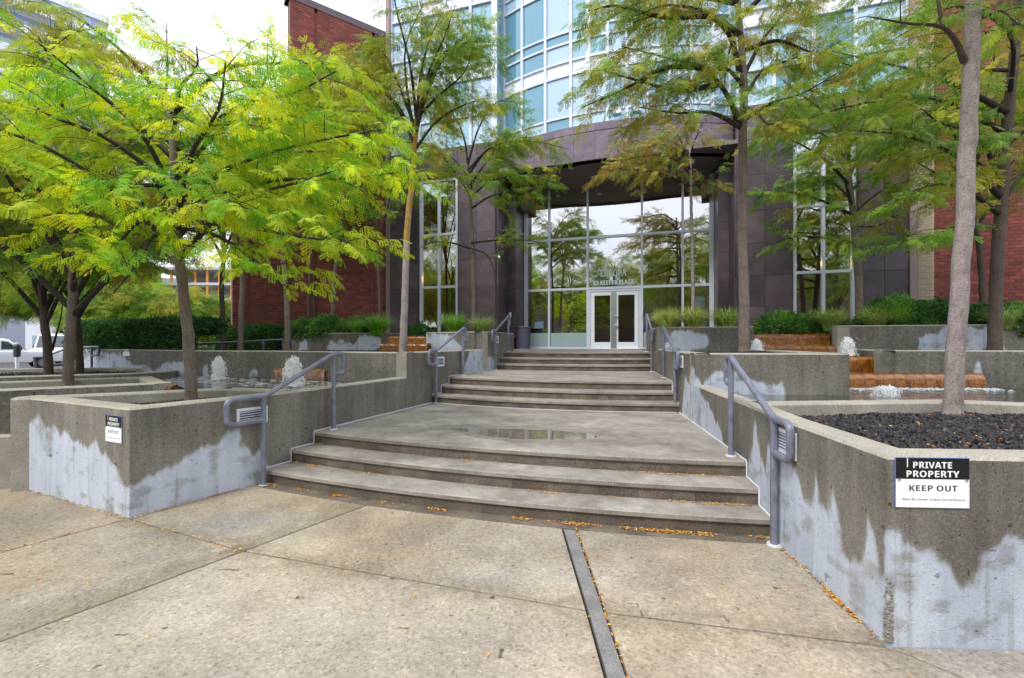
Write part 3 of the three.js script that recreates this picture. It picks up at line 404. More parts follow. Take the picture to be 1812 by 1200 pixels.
// puddle on the first landing
{ const P = [], r = rng(12), c = G(925, 768, 0.45); for (let i = 0; i < 64; i++) { const a = i / 64 * 6.283, k = 0.35 + 1.3 * fbm(Math.cos(a) * 1.6 + 5, Math.sin(a) * 1.6 + 5, 4); P.push([c[0] + Math.cos(a) * 0.8 * k, c[1] + Math.sin(a) * 0.26 * k - Math.cos(a) * 0.2]); }
  const Q = P.map(([x, d], i) => { const k = 1.18 + 0.5 * fbm(i * 0.37, 3.3, 3) * (1 - Math.abs(i - 32) / 64); return [c[0] + (x - c[0]) * k + 0.05, c[1] + (d - c[1]) * k * 1.15]; });
  piece('damp_patch', 'damp darker concrete around the puddle on the first landing', 'damp patch', slabGeo(Q, 0.446, 0.4512, 0), std({ map: rep(treadTex, 0.42), color: lin(0.8, 0.78, 0.74), roughness: 0.4, bumpMap: rep(pitBump, 1.4), bumpScale: 0.002 }), null, 'structure');
  piece('puddle', 'thin rain puddle lying on the first landing', 'puddle', slabGeo(P, 0.448, 0.4525, 0.001), std({ map: rep(treadTex, 0.42), color: lin(0.7, 0.68, 0.64), roughness: 0.05, ior: 1.4, clearcoat: 1, clearcoatRoughness: 0.02 }), null, 'structure'); }

// ================================================================ SIGNS, GRILLES
function signTexture() {
  const c = document.createElement('canvas'); c.width = 720; c.height = 512; const x = c.getContext('2d');
  x.fillStyle = '#fbfbff'; x.fillRect(0, 0, 720, 512); x.fillStyle = '#0c0c12'; x.fillRect(0, 0, 720, 218);
  x.fillStyle = '#ffffff'; x.textAlign = 'center'; x.font = 'bold 92px sans-serif'; const put = (s, X, Y, w) => { x.save(); x.translate(X, Y); x.scale(w / x.measureText(s).width, 1); x.fillText(s, 0, 0); x.restore(); };
  put('PRIVATE', 360, 104, 396); put('PROPERTY', 360, 196, 528);
  x.fillStyle = '#15293f'; x.font = 'bold 84px sans-serif'; put('KEEP OUT', 364, 342, 484); x.fillStyle = '#3a4c66'; x.font = 'bold 30px sans-serif'; put('May Be Under Video Surveillance', 372, 440, 620);
  x.fillStyle = '#e8e8ee'; x.fillRect(108, 0, 12, 96);
  const t = new THREE.CanvasTexture(c); t.colorSpace = THREE.SRGBColorSpace; return t;
}
M.sign = std({ map: signTexture(), roughness: 0.35 }); M.signEdge = std({ color: lin(0.12, 0.2, 0.55), roughness: 0.4 });
function onFace(t, A, B, p, lift, rot = 0) { const u = [B[0] - A[0], B[1] - A[1]], ang = Math.atan2(u[1], u[0]); t.rotation.y = ang; t.position.copy(p); }   // local x along A-B, local z toward the viewer
function sign(label, A, B, px, py, w, h) {
  const t = thing('warning_sign', label, 'sign', [0, 0, 0], 'private property signs'); const p = onWall(px, py, A, B); onFace(t, A, B, p); const f = new THREE.PlaneGeometry(w, h); f.translate(0, 0, 0.0075);
  part(t, 'plate', rbox(w + 0.006, h + 0.006, 0.005, 0.002, 0, 0, 0.0035), M.signEdge); part(t, 'printed_face', f, M.sign);
  for (const s of [-1, 1]) { const b = new THREE.CylinderGeometry(0.006, 0.007, 0.005, 10); b.rotateX(Math.PI / 2); b.translate(s * (w / 2 - 0.015), h * 0.06, 0.01); part(t, 'bolt', b, M.steel); } return t;
}
sign('large black and white keep out sign on the right planter', rightWall[0], [4.4, 2.25], 1648, 854, 0.366, 0.258);
sign('small looking keep out sign on the front left planter corner', [-5.46, 5.0], leftWall[0], 202, 759, 0.27, 0.245);
sign('distant keep out sign on the wall under the hedge', [-11.6, 12.1], [-6.7, 9.55], 224, 624, 0.32, 0.16);
function grille(label, A, B, px, py, w, h, slats) {
  const t = thing('vent_grille', label, 'vent', [0, 0, 0], 'louvred vent grilles in the stair walls'); const p = onWall(px, py, A, B); onFace(t, A, B, p); const b = 0.03;
  part(t, 'backing', box(w - 0.02, h - 0.02, 0.003, 0, 0, 0.003), M.dark);
  part(t, 'frame', merge([rbox(w, b, 0.016, 0.004, 0, h / 2 - b / 2, 0.009), rbox(w, b, 0.016, 0.004, 0, -h / 2 + b / 2, 0.009), rbox(b, h - 2 * b, 0.0155, 0.004, -w / 2 + b / 2, 0, 0.009), rbox(b, h - 2 * b, 0.0155, 0.004, w / 2 - b / 2, 0, 0.009)]), M.white);
  for (let i = 0; i < slats; i++) { const g = box(w - 2 * b, 0.004, 0.022); g.rotateX(0.6); g.translate(0, lerp(-h / 2 + b + 0.012, h / 2 - b - 0.012, i / (slats - 1)), 0.008); part(t, 'slat', g, M.alu); } return t;
}
grille('white louvred vent behind the lowest left handrail loop', leftWall[0], leftWall[1], 446, 736, 0.34, 0.19, 5);
grille('white louvred vent behind the middle left handrail', leftWall[3], leftWall[4], 779, 640, 0.3, 0.19, 5);
grille('white louvred vent behind the top left handrail', leftWall[3], leftWall[4], 878, 601, 0.3, 0.19, 5);
grille('white louvred vent behind the lowest right handrail loop', rightWall[1], rightWall[0], 1393, 784, 0.3, 0.2, 6);
grille('white louvred vent behind the middle right handrail', rightWall[3], rightWall[2], 1206, 640, 0.3, 0.19, 5);

// ================================================================ MAIN BUILDING (own axes: x along the front, z toward the forecourt)
const BO = [3.05, 14.47], BA = 17.3 * Math.PI / 180, bc = Math.cos(BA), bs = Math.sin(BA);
const toB = (p) => { const dx = p[0] - BO[0], dd = p[1] - BO[1]; return [dx * bc - dd * bs, dx * bs + dd * bc]; };      // [s, t], t away from the viewer
const fromB = (s, t) => [BO[0] + s * bc + t * bs, BO[1] - s * bs + t * bc];
const sAt = (px, t) => toB(cut([0, 0], [(px - CX) / F, 1], fromB(-9, t), fromB(9, t)))[0];
const bld = thing('office_building', 'granite and glass entrance building with a curved glass front above the doors', 'building', [BO[0], 0, -BO[1]]);
bld.rotation.y = -BA;
const graniteTex = tex(512, 512, tile((i, j) => { const n = fbm(i / 110 + 3, j / 110 + 7, 4) - 0.5, a = vnoise(i / 2.2 + 50, j / 2.2), b = hash2(i, j), s = (a - 0.5) * 46 + (b - 0.5) * 26; return [88 + 34 * n + s, 77 + 30 * n + s * 0.88, 82 + 32 * n + s * 0.95]; }, 512));
M.granite = [0, 1, 2].map((k) => { const t = rep(graniteTex, 0.8); t.offset.set(k * 0.37, k * 0.21); return std({ map: t, color: lin(...[[0.8, 0.77, 0.8], [0.64, 0.62, 0.66], [0.96, 0.91, 0.94]][k]), roughness: 0.38, clearcoat: 0.12, clearcoatRoughness: 0.25 }); });
M.fascia = [0, 1, 2].map((k) => { const t = rep(graniteTex, 1.2); t.offset.set(k * 0.31, k * 0.17); return std({ map: t, color: lin(...[[1.55, 1.5, 1.8], [1.45, 1.42, 1.7], [1.65, 1.6, 1.88]][k]), roughness: 0.4 }); });  // same granite, its brightening by the open sky put into the paler colour
M.soffit = std({ color: lin(0.14, 0.115, 0.12), roughness: 0.6 });
M.frame = std({ color: lin(0.62, 0.66, 0.76), roughness: 0.3, metalness: 0.1 });
M.glass = std({ color: lin(0.6, 0.72, 0.74), transmission: 1, roughness: 0.0, ior: 6.0, metalness: 0, side: THREE.DoubleSide });
M.clearGlass = std({ color: lin(0.7, 0.76, 0.74), transmission: 1, roughness: 0.0, ior: 2.2 });
M.frost = std({ color: lin(0.36, 0.5, 0.5), roughness: 0.35, transmission: 0.2 });
M.paneA = std({ color: lin(0.27, 0.46, 0.56), roughness: 0.05, metalness: 0.25, clearcoat: 1, clearcoatRoughness: 0.02 });
M.paneB = std({ color: lin(0.14, 0.31, 0.4), roughness: 0.05, metalness: 0.3, clearcoat: 1, clearcoatRoughness: 0.02 });
M.paneC = std({ color: lin(0.4, 0.54, 0.68), roughness: 0.07, metalness: 0.2, clearcoat: 1, clearcoatRoughness: 0.02 });
M.spandrel = std({ color: lin(0.7, 0.73, 0.8), roughness: 0.25, clearcoat: 0.6, clearcoatRoughness: 0.1 });
M.inWall = std({ color: lin(0.14, 0.085, 0.045), roughness: 0.8 }); M.inFloor = std({ color: lin(0.12, 0.11, 0.1), roughness: 0.3 }); M.inCeil = std({ color: lin(0.2, 0.19, 0.18), roughness: 0.8 });
const GT = 2.23, PL = 1.35, FB = 7.4, FT = 8.55;            // glass depth, platform, fascia bottom and top
const bp = (name, g, m, l) => part(bld, name, g, m, l);
// granite cladding: backing wall and separate stones
function clad(x0, x1, y0, y1, t, cols, rows, holes = [], r = rng(5)) {
  for (let i = 0; i < cols.length - 1; i++) for (let j = 0; j < rows.length - 1; j++) {
    const a = cols[i], b = cols[i + 1], c = rows[j], d = rows[j + 1]; if (holes.some((h) => a >= h[0] - 1e-3 && b <= h[1] + 1e-3 && c >= h[2] - 1e-3 && d <= h[3] + 1e-3)) continue;
    const g = rbox(b - a - 0.007, d - c - 0.007, 0.04, 0.004, (a + b) / 2, (c + d) / 2, -t - 0.02 + (r() - 0.5) * 0.002); const u = g.attributes.uv, p = g.attributes.position; for (let k = 0; k < u.count; k++) u.setXY(k, p.getX(k), p.getY(k)); bp('granite_stone', g, M.granite[Math.floor(r() * 3)]);
  }
}
const rowsY = [0.9, 1.75, 2.65, 3.55, 4.5, 5.45, 6.5, 7.55, FT], WX = [5.2, 6.0, 6.8];
for (const s of [-1, 1]) {
  const cols = [3.75, 4.5, 5.2, 6.8, 7.4, 7.95].map((x) => x * s).sort((a, b) => a - b), hole = [[Math.min(5.2 * s, 6.8 * s), Math.max(5.2 * s, 6.8 * s), 1.75, 7.55]];
  clad(0, 0, 0, 0, 0, cols, rowsY, hole, rng(s + 9));
  // backing wall with the window opening, then reveals
  for (const [a, b, c, d] of [[3.77, 5.19, 0.2, FT - 0.02], [6.81, 7.93, 0.2, FT - 0.02], [5.19, 6.81, 7.56, FT - 0.02], [5.19, 6.81, 0.2, 1.74]]) bp('backing_wall', box(b - a, d - c, 0.3, s * (a + b) / 2, (c + d) / 2, -0.2), M.soffit);
  bp('window_reveal', merge([box(0.03, 5.78, 0.3, s * 5.22, 4.65, -0.19), box(0.03, 5.78, 0.3, s * 6.78, 4.65, -0.19), box(1.5, 0.03, 0.3, s * 6, 7.53, -0.19)]), M.granite[0]);
  // tall window: frame, mullion, transoms, six panes
  const fr = bp('window', merge([box(0.09, 5.74, 0.12, s * 5.28, 4.64, -0.14), box(0.09, 5.74, 0.12, s * 6.72, 4.64, -0.14), box(1.35, 0.09, 0.119, s * 6, 7.46, -0.14), box(1.35, 0.09, 0.119, s * 6, 1.81, -0.14)]), M.frame);
  part(fr, 'mullion', box(0.08, 5.56, 0.11, s * 6, 4.64, -0.14), M.frame); for (const y of [3.6, 5.5]) for (const q of [5.64, 6.36]) part(fr, 'transom', box(0.63, 0.08, 0.1, s * q, y, -0.14), M.frame);
  for (const q of [5.64, 6.36]) for (const [a, b] of [[1.86, 3.55], [3.65, 5.45], [5.55, 7.41]]) { const g = new THREE.PlaneGeometry(0.64, b - a + 0.02); g.translate(s * q, (a + b) / 2, -0.15); part(fr, 'pane', g, M.glass); }
  // recess side of the entrance bay, in two stepped piers of stones
  for (let j = 1; j < rowsY.length - 2; j++) {
    const y0 = rowsY[j] < PL ? PL : rowsY[j], y1 = Math.min(rowsY[j + 1], FB); if (y1 <= y0) continue; const h = y1 - y0 - 0.007, yc = (y0 + y1) / 2; const r = rng(j * 7 + s);
    for (const g of [rbox(0.045, h, 1.05, 0.004, s * 3.73, yc, -0.56), rbox(0.32, h, 0.045, 0.004, s * 3.555, yc, -1.11), rbox(0.045, h, 1.05, 0.004, s * 3.42, yc, -1.66)]) { const u = g.attributes.uv, p = g.attributes.position; for (let k = 0; k < u.count; k++) u.setXY(k, p.getX(k) + p.getZ(k), p.getY(k)); bp('granite_stone', g, M.granite[Math.floor(r() * 3)]); }
  }
  bp('pier_core', merge([box(0.3, FB - 0.9, 2.3, s * 3.9, (FB + 0.9) / 2, -1.4)]), M.soffit);
  bp('canopy_bracket', rbox(0.3, 0.35, 0.4, 0.02, s * 3.2, 6.75, -1.9), M.soffit);
}
// entrance soffit and lobby
bp('soffit', box(7.6, 0.12, 3.4, 0, FB + 0.08, -1.55), M.soffit);
for (const [x, z] of [[-0.6, -1.3], [0.8, -1.3], [-2.2, -1.5], [2.4, -1.5]]) { const g = new THREE.CylinderGeometry(0.09, 0.09, 0.02, 20); g.translate(x, FB + 0.012, z); bp('recessed_downlight', g, M.alu); }
bp('lobby_floor', box(17, 0.1, 7, 0, PL - 0.06, -GT - 3.55), M.inFloor); bp('lobby_rear_wall', box(17, 7, 0.2, 0, PL + 3.4, -GT - 6.5), M.inWall); bp('lobby_ceiling', box(17, 0.1, 7, 0, FB + 0.2, -GT - 3.6), M.inCeil);
for (const s of [-1, 1]) bp('lobby_side_wall', box(0.2, 7, 7, s * 8.2, PL + 3.4, -GT - 3.3), M.inWall);
for (const [x, w] of [[-2.2, 0.5], [1.7, 0.6], [-5.4, 0.7], [5.9, 0.5]]) bp('lobby_column', rbox(w, 6, w, 0.03, x, PL + 2.95, -GT - 3.2), std({ color: lin(0.33, 0.2, 0.09), roughness: 0.6 }));
bp('reception_desk', rbox(2.4, 1.05, 0.7, 0.04, -1.6, PL + 0.525, -GT - 4.4), std({ color: lin(0.3, 0.19, 0.1), roughness: 0.4 }));
// entrance glass wall: bays at the photographed mullions
const mx = [931, 972, 1040, 1136, 1208, 1259].map((p) => sAt(p, GT)), ty = [PL, 3.6, 5.5, 7.32];
const ew = bp('entrance_glazing', merge(mx.map((x, i) => box(i === 0 || i === 5 ? 0.13 : 0.075, FB - PL, 0.14, x, (FB + PL) / 2, -GT))), M.frame);
for (let i = 0; i < 5; i++) { const a = mx[i] + 0.04, b = mx[i + 1] - 0.04, w = b - a, c = (a + b) / 2;
  for (const y of [3.6, 5.5]) part(ew, 'transom', box(w + 0.004, 0.085, 0.12, c, y, -GT), M.frame);
  if (i !== 2) part(ew, 'bottom_rail', box(w + 0.004, 0.09, 0.12, c, PL + 0.05, -GT), M.frame);
  for (let j = 0; j < 3; j++) { if (i === 2 && j === 0) continue; const y0 = j ? ty[j] + 0.04 : PL + 0.09, y1 = ty[j + 1] - (j < 2 ? 0.04 : -0.1), g = new THREE.PlaneGeometry(w + 0.02, y1 - y0 + 0.01); g.translate(c, (y0 + y1) / 2, -GT - 0.01); part(ew, 'pane', g, M.glass); }
  if (i < 2 || i > 2) part(ew, 'frosted_band', box(w - 0.02, 0.5, 0.004, c, PL + 0.36, -GT + 0.004), M.frost);
}
{ // double doors
  const a = mx[2] + 0.045, b = mx[3] - 0.045, w = b - a, c = (a + b) / 2, top = 3.54, dr = bp('door_frame', merge([box(0.08, top - PL, 0.1, a + 0.03, (top + PL) / 2, -GT + 0.02), box(0.08, top - PL, 0.1, b - 0.03, (top + PL) / 2, -GT + 0.02), box(w - 0.14, 0.07, 0.1, c, top - 0.035, -GT + 0.02)]), M.frame);
  for (const s of [-1, 1]) {
    const x0 = s < 0 ? a + 0.08 : c + 0.01, x1 = s < 0 ? c - 0.01 : b - 0.08, W2 = x1 - x0, xc = (x0 + x1) / 2, y0 = PL + 0.02, y1 = top - 0.08, H = y1 - y0, st = 0.13;
    const d = bp('door', merge([box(st, H, 0.05, x0 + st / 2, y0 + H / 2, -GT + 0.03), box(st, H, 0.05, x1 - st / 2, y0 + H / 2, -GT + 0.03), box(W2 - 2 * st, 0.13, 0.049, xc, y1 - 0.065, -GT + 0.03), box(W2 - 2 * st, 0.24, 0.049, xc, y0 + 0.12, -GT + 0.03)]), M.white);
    const g = new THREE.PlaneGeometry(W2 - 2 * st + 0.01, H - 0.36); g.translate(xc, y0 + 0.24 + (H - 0.37) / 2, -GT + 0.03); part(d, 'pane', g, M.clearGlass);
    if (s < 0) { part(d, 'astragal_plate', rbox(0.2, H - 0.02, 0.02, 0.004, c - 0.02, y0 + H / 2, -GT + 0.075), M.steel); for (const y of [0.85, 1.2]) part(d, 'handle', rbox(0.1, 0.04, 0.06, 0.012, c + 0.07, y0 + y, -GT + 0.11), M.steel); part(d, 'lock', new THREE.CylinderGeometry(0.03, 0.03, 0.05, 16).rotateX(Math.PI / 2).translate(c - 0.02, y0 + 1.1, -GT + 0.1), M.steel); }
  }
  bp('threshold', box(w, 0.025, 0.3, c, PL + 0.012, -GT + 0.05), M.alu);
  bp('card_reader', rbox(0.05, 0.14, 0.03, 0.006, b + 0.09, PL + 1.2, -GT + 0.09), std({ color: lin(0.05, 0.1, 0.4), roughness: 0.4 }));
}
// lettering on the pane over the doors
{
  const load = (n) => new FontLoader().loadAsync('fonts/droid/' + n + '.typeface.json'), [serif, sans] = [await load('droid_serif_regular'), await load('droid_sans_bold')];
  const a = mx[2], b = mx[3], c = (a + b) / 2, put = (txt, font, x0, x1, y, cap, label) => { const g = new TextGeometry(txt, { font, size: 1, depth: 0.012, curveSegments: 6 }); g.computeBoundingBox(); const B = g.boundingBox; g.translate(-B.min.x, -B.min.y, 0); g.scale((x1 - x0) / (B.max.x - B.min.x), cap / (B.max.y - B.min.y), 1); g.translate(x0, y, -GT + 0.012); bp('lettering', g, M.white, label); };
  const w = b - a, H = (py) => EYE + (CY - py) * 16.6 / F;
  put('EUROPA', serif, a + w * 0.235, a + w * 0.72, H(489), 0.235, 'white serif letters reading EUROPA'); put('63 KEEFER PLACE', sans, a + w * 0.11, a + w * 0.85, H(503.5), 0.16, 'white letters reading 63 KEEFER PLACE');
}
// pendant lamps glowing inside the wing windows
for (const [x, y, z] of [[5.55, 4.2, -2.4], [-5.6, 4.3, -2.4]]) {
  const p = fromB(x, -z), t = thing('pendant_lamp', x > 0 ? 'orange glowing pendant lamp behind the right granite window' : 'orange glowing pendant lamp behind the left granite window', 'lamp', [p[0], y, -p[1]], 'pendant lamps in the lobby');
  part(t, 'globe', new THREE.SphereGeometry(0.11, 20, 14), new THREE.MeshStandardMaterial({ color: lin(0.8, 0.4, 0.08), emissive: lin(1, 0.4, 0.05), emissiveIntensity: 3 })); part(t, 'cable', tube([V(0, 0.1, 0), V(0, FB + 0.15 - y, 0)], 0.006, 6), M.dark);
  const l = new THREE.PointLight(lin(1, 0.55, 0.2), 4, 12); l.castShadow = true; l.position.set(0, -0.02, 0); t.add(l);
}
// curved granite fascia: a convex drum, stone by stone, with a groove below its top course
const DT = 8.7, DR = 9.0, dAng = Math.asin(3.74 / DR);
function drumStone(a0, a1, R, y0, y1, th, m, name, par = bld, label) {
  const K = Math.max(1, Math.ceil((a1 - a0) / 0.03)), pts = []; for (let i = 0; i <= K; i++) { const a = lerp(a0, a1, i / K); pts.push([Math.sin(a), Math.cos(a)]); }
  const q = [], P = (i, r, y) => V(pts[i][0] * r, y, -DT + pts[i][1] * r), uvs = [], add = (Q, u) => { q.push(Q); uvs.push(u); };
  for (let i = 0; i < K; i++) { const u0 = lerp(a0, a1, i / K) * R, u1 = lerp(a0, a1, (i + 1) / K) * R; add([P(i, R, y0), P(i + 1, R, y0), P(i + 1, R, y1), P(i, R, y1)], [[u0, y0], [u1, y0], [u1, y1], [u0, y1]]); add([P(i, R, y1), P(i + 1, R, y1), P(i + 1, R - th, y1), P(i, R - th, y1)], [[u0, 0], [u1, 0], [u1, th], [u0, th]]); add([P(i, R - th, y0), P(i + 1, R - th, y0), P(i + 1, R, y0), P(i, R, y0)], [[u0, 0], [u1, 0], [u1, th], [u0, th]]); }
  add([P(0, R - th, y0), P(0, R, y0), P(0, R, y1), P(0, R - th, y1)], [[0, y0], [th, y0], [th, y1], [0, y1]]); add([P(K, R, y0), P(K, R - th, y0), P(K, R - th, y1), P(K, R, y1)], [[0, y0], [th, y0], [th, y1], [0, y1]]);
  return part(par, name, quads(q, (_, k) => uvs[k]), m, label);
}
{
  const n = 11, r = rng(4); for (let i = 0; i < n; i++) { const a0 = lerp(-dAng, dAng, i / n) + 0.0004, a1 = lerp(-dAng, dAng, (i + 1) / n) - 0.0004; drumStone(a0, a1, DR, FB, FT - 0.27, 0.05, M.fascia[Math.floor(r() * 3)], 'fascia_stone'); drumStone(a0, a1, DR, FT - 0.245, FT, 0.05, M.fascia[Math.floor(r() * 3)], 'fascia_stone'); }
  drumStone(-dAng, dAng, DR - 0.06, FB + 0.02, FT - 0.01, 0.3, M.soffit, 'fascia_backing');
}
// curved curtain wall: mullions, transoms, individual panes and white panels
{
  const R = DR - 0.12, cols = [895.7, 925, 966, 1010.7, 1041, 1075, 1109, 1146, 1184, 1222, 1260, 1300].map((px) => { // ray against the drum
    const dir = [(px - CX) / F, 1], p = toB([0, 0]), q = toB(dir), u = [q[0] - p[0], q[1] - p[1]], cx = 0, ct = DT, a = u[0] ** 2 + u[1] ** 2, b = 2 * (u[0] * (p[0] - cx) + u[1] * (p[1] - ct)), c = (p[0] - cx) ** 2 + (p[1] - ct) ** 2 - R * R, k = (-b - Math.sqrt(Math.max(0, b * b - 4 * a * c))) / (2 * a); return Math.asin(clamp((p[0] + u[0] * k) / R, -1, 1)); }).filter((a, i, s) => Math.abs(a) < dAng && (!i || a > s[i - 1] + 0.02));
  while (cols[cols.length - 1] + 0.055 < dAng - 0.02) cols.push(cols[cols.length - 1] + 0.055);
  const A = [-dAng, ...cols.filter((a) => a > -dAng + 0.02 && a < dAng - 0.02), dAng], r = rng(21), levels = [[FT, 8.95, 'p'], [8.95, 10.3, 't']];
  for (let f = 0; f < 4; f++) { const y = 10.3 + f * 2.9; levels.push([y, y + 0.46, 'w'], [y + 0.46, y + 1.06, 'p'], [y + 1.06, y + 1.42, 'p'], [y + 1.42, y + 2.9, 't']); }
  const TOP = levels[levels.length - 1][1];
  A.forEach((a, i) => { const wd = (i === 4 || i === 0 || i === A.length - 1 ? 0.075 : 0.045) / R; drumStone(a - wd, a + wd, R + 0.07, FT + 0.01, TOP, 0.14, M.frame, 'mullion'); });
  for (let i = 0; i < A.length - 1; i++) for (const [y0, y1, k] of levels) {
    const a0 = A[i] + 0.0035, a1 = A[i + 1] - 0.0035, x = r(); drumStone(a0, a1, R, y0 + 0.03, y1 - 0.03, 0.03, k === 'w' ? (x < 0.75 ? M.spandrel : M.paneC) : k === 't' ? (i < 2 ? M.paneB : x < 0.5 ? M.paneA : M.paneC) : (i < 3 && x < 0.7 ? M.paneB : x < 0.6 ? M.paneA : x < 0.85 ? M.paneC : M.spandrel), k === 'w' ? 'spandrel_panel' : 'pane');
    drumStone(a0, a1, R + 0.05, y0 - 0.03, y0 + 0.034, 0.1, M.frame, 'transom');
  }
  for (const i of [5, 6]) { const a = (A[i] + A[i + 1]) / 2; const v = rbox(0.26, 0.16, 0.12, 0.02); v.rotateY(a); v.translate(Math.sin(a) * (R + 0.06), FT + 0.28, -DT + Math.cos(a) * (R + 0.06)); bp('air_vent', v, M.alu); }
  // flat curtain wall over both wings, with a return beside the drum
  for (const s of [-1, 1]) {
    const xs = [3.76, 4.75, 5.75, 6.75, 7.94], lv = [[FT, 9.6, 't'], [9.6, 10.9, 't'], [10.9, 11.4, 'w'], [11.4, 12.0, 'p'], [12.0, 13.5, 't'], [13.5, 14.0, 'w'], [14.0, 14.6, 'p'], [14.6, 16.3, 't'], [16.3, 16.8, 'w'], [16.8, 17.4, 'p'], [17.4, 19.4, 't'], [19.4, TOP, 'w']];
    for (const x of xs) bp('mullion', box(x === 3.76 ? 0.2 : 0.09, TOP - FT, 0.16, s * (x === 3.76 ? 3.86 : x), (TOP + FT) / 2, -0.12), M.frame);
    for (let i = 0; i < xs.length - 1; i++) for (const [y0, y1, k] of lv) { const a = xs[i] + (i ? 0.045 : 0.2), b = xs[i + 1] - 0.045, x = r(); bp(k === 'w' ? 'spandrel_panel' : 'pane', box(b - a, y1 - y0 - 0.06, 0.03, s * (a + b) / 2, (y0 + y1) / 2, -0.14), k === 'w' ? M.spandrel : x < 0.55 ? M.paneC : x < 0.9 ? M.paneA : M.paneB); bp('transom', box(b - a, 0.062, 0.13, s * (a + b) / 2, y0, -0.11), M.frame); }
    bp('return_glazing', box(0.05, TOP - FT, 0.7, s * 3.74, (TOP + FT) / 2, -0.5), M.paneB);
    bp('corner_pier', box(0.16, TOP + 0.6, 0.5, s * 8.03, TOP / 2 + 0.3, -0.2), std({ color: lin(0.3, 0.22, 0.22), roughness: 0.7 }));
  }
  bp('upper_core', box(15.8, TOP - FT, 6, 0, (TOP + FT) / 2, -3.85), M.soffit); bp('roof', box(16.2, 0.3, 7.5, 0, TOP + 0.15, -3.6), M.soffit);
}
// waste bin, intercom and camera by the doors
{ const p = fromB(-3.15, 1.25), t = thing('waste_bin', 'round slatted dark grey waste bin beside the entrance pier', 'bin', [p[0], PL, -p[1]]); const mb = std({ color: lin(0.12, 0.12, 0.17), roughness: 0.4, metalness: 0.3 });
  part(t, 'body', new THREE.CylinderGeometry(0.25, 0.25, 0.74, 28).translate(0, 0.4, 0), mb); part(t, 'rim', new THREE.TorusGeometry(0.255, 0.025, 8, 32).rotateX(Math.PI / 2).translate(0, 0.8, 0), mb); part(t, 'base', new THREE.CylinderGeometry(0.27, 0.28, 0.05, 28).translate(0, 0.025, 0), mb); part(t, 'liner', new THREE.CylinderGeometry(0.2, 0.2, 0.03, 24).translate(0, 0.77, 0), M.dark);
  for (let i = 0; i < 22; i++) { const a = i / 22 * 6.283, g = box(0.045, 0.66, 0.014); g.translate(0, 0.42, 0.256); g.rotateY(a); part(t, 'slat', g, mb); } }
bp('intercom', rbox(0.1, 0.2, 0.05, 0.015, -3.6, PL + 1.25, -1.06), M.white);
bp('security_camera', merge([new THREE.SphereGeometry(0.05, 14, 10).translate(-3.62, 4.5, 0.12), box(0.03, 0.03, 0.14, -3.64, 4.56, 0.05)]), M.white);
bp('corner_conduit', tube([V(-3.8, 0.9, 0.03), V(-3.8, 7.3, 0.03)], 0.022, 8), M.granite[2]);

// ================================================================ BRICK WINGS
const brickTones = [[0.21, 0.054, 0.04], [0.18, 0.046, 0.037], [0.24, 0.064, 0.046], [0.155, 0.042, 0.036]];
M.brick = std({ vertexColors: true, roughness: 0.85, bumpMap: rep(pitBump, 2), bumpScale: 0.004 }); M.mortar = std({ color: lin(0.2, 0.13, 0.115), roughness: 0.95 });
function bricks(parent, A, B, H0, H1, seed, tone = 1, cl = 0.26, ch = 0.088) {   // plan line A-B, facing the viewer's side
  const u = [B[0] - A[0], B[1] - A[1]], L = Math.hypot(...u), r = rng(seed), pos = [], col = [], nor = [], uvA = []; u[0] /= L; u[1] /= L; const n = [u[1], -u[0]];
  const P = (s, y, o) => [A[0] + u[0] * s + n[0] * o, y, -(A[1] + u[1] * s + n[1] * o)];
  const face = (a, b, c, d, k) => { for (const p of [a, b, c, a, c, d]) { pos.push(...p); col.push(...k); uvA.push(p[0] + p[2], p[1]); } };
  for (let j = 0, y = H0; y < H1 - 0.02; j++, y += ch) for (let s = (j % 2 ? -cl / 2 : 0); s < L; s += cl) {
    const s0 = Math.max(0, s + 0.005), s1 = Math.min(L, s + cl - 0.005), y0 = y + 0.005, y1 = Math.min(H1, y + ch - 0.005); if (s1 - s0 < 0.03) continue;
    const t = brickTones[Math.floor(r() * 4)], v = tone * (0.86 + r() * 0.3), k = [t[0] * v, t[1] * v, t[2] * v], o = 0.01 + (r() - 0.5) * 0.003, ph = fbm(s * 0.5 + seed, y * 0.4, 3) - 0.5; for (let q = 0; q < 3; q++) k[q] *= 1 + 0.5 * ph;
    face(P(s0, y0, o), P(s1, y0, o), P(s1, y1, o), P(s0, y1, o), k); face(P(s0, y1, o), P(s1, y1, o), P(s1, y1, 0), P(s0, y1, 0), k); face(P(s0, y0, 0), P(s1, y0, 0), P(s1, y0, o), P(s0, y0, o), k); face(P(s0, y0, 0), P(s0, y0, o), P(s0, y1, o), P(s0, y1, 0), k); face(P(s1, y0, o), P(s1, y0, 0), P(s1, y1, 0), P(s1, y1, o), k);
  }
  const g = new THREE.BufferGeometry(); g.setAttribute('position', new THREE.Float32BufferAttribute(pos, 3)); g.setAttribute('color', new THREE.Float32BufferAttribute(col, 3)); g.setAttribute('uv', new THREE.Float32BufferAttribute(uvA, 2)); g.computeVertexNormals();
  part(parent, 'bricks', g, M.brick).userData.kind = 'stuff';
  part(parent, 'mortar_wall', wallGeo([A, B], 0.4, H0 - 0.4, H1, true, true, 0.01), [M.mortar, M.mortar]);
}
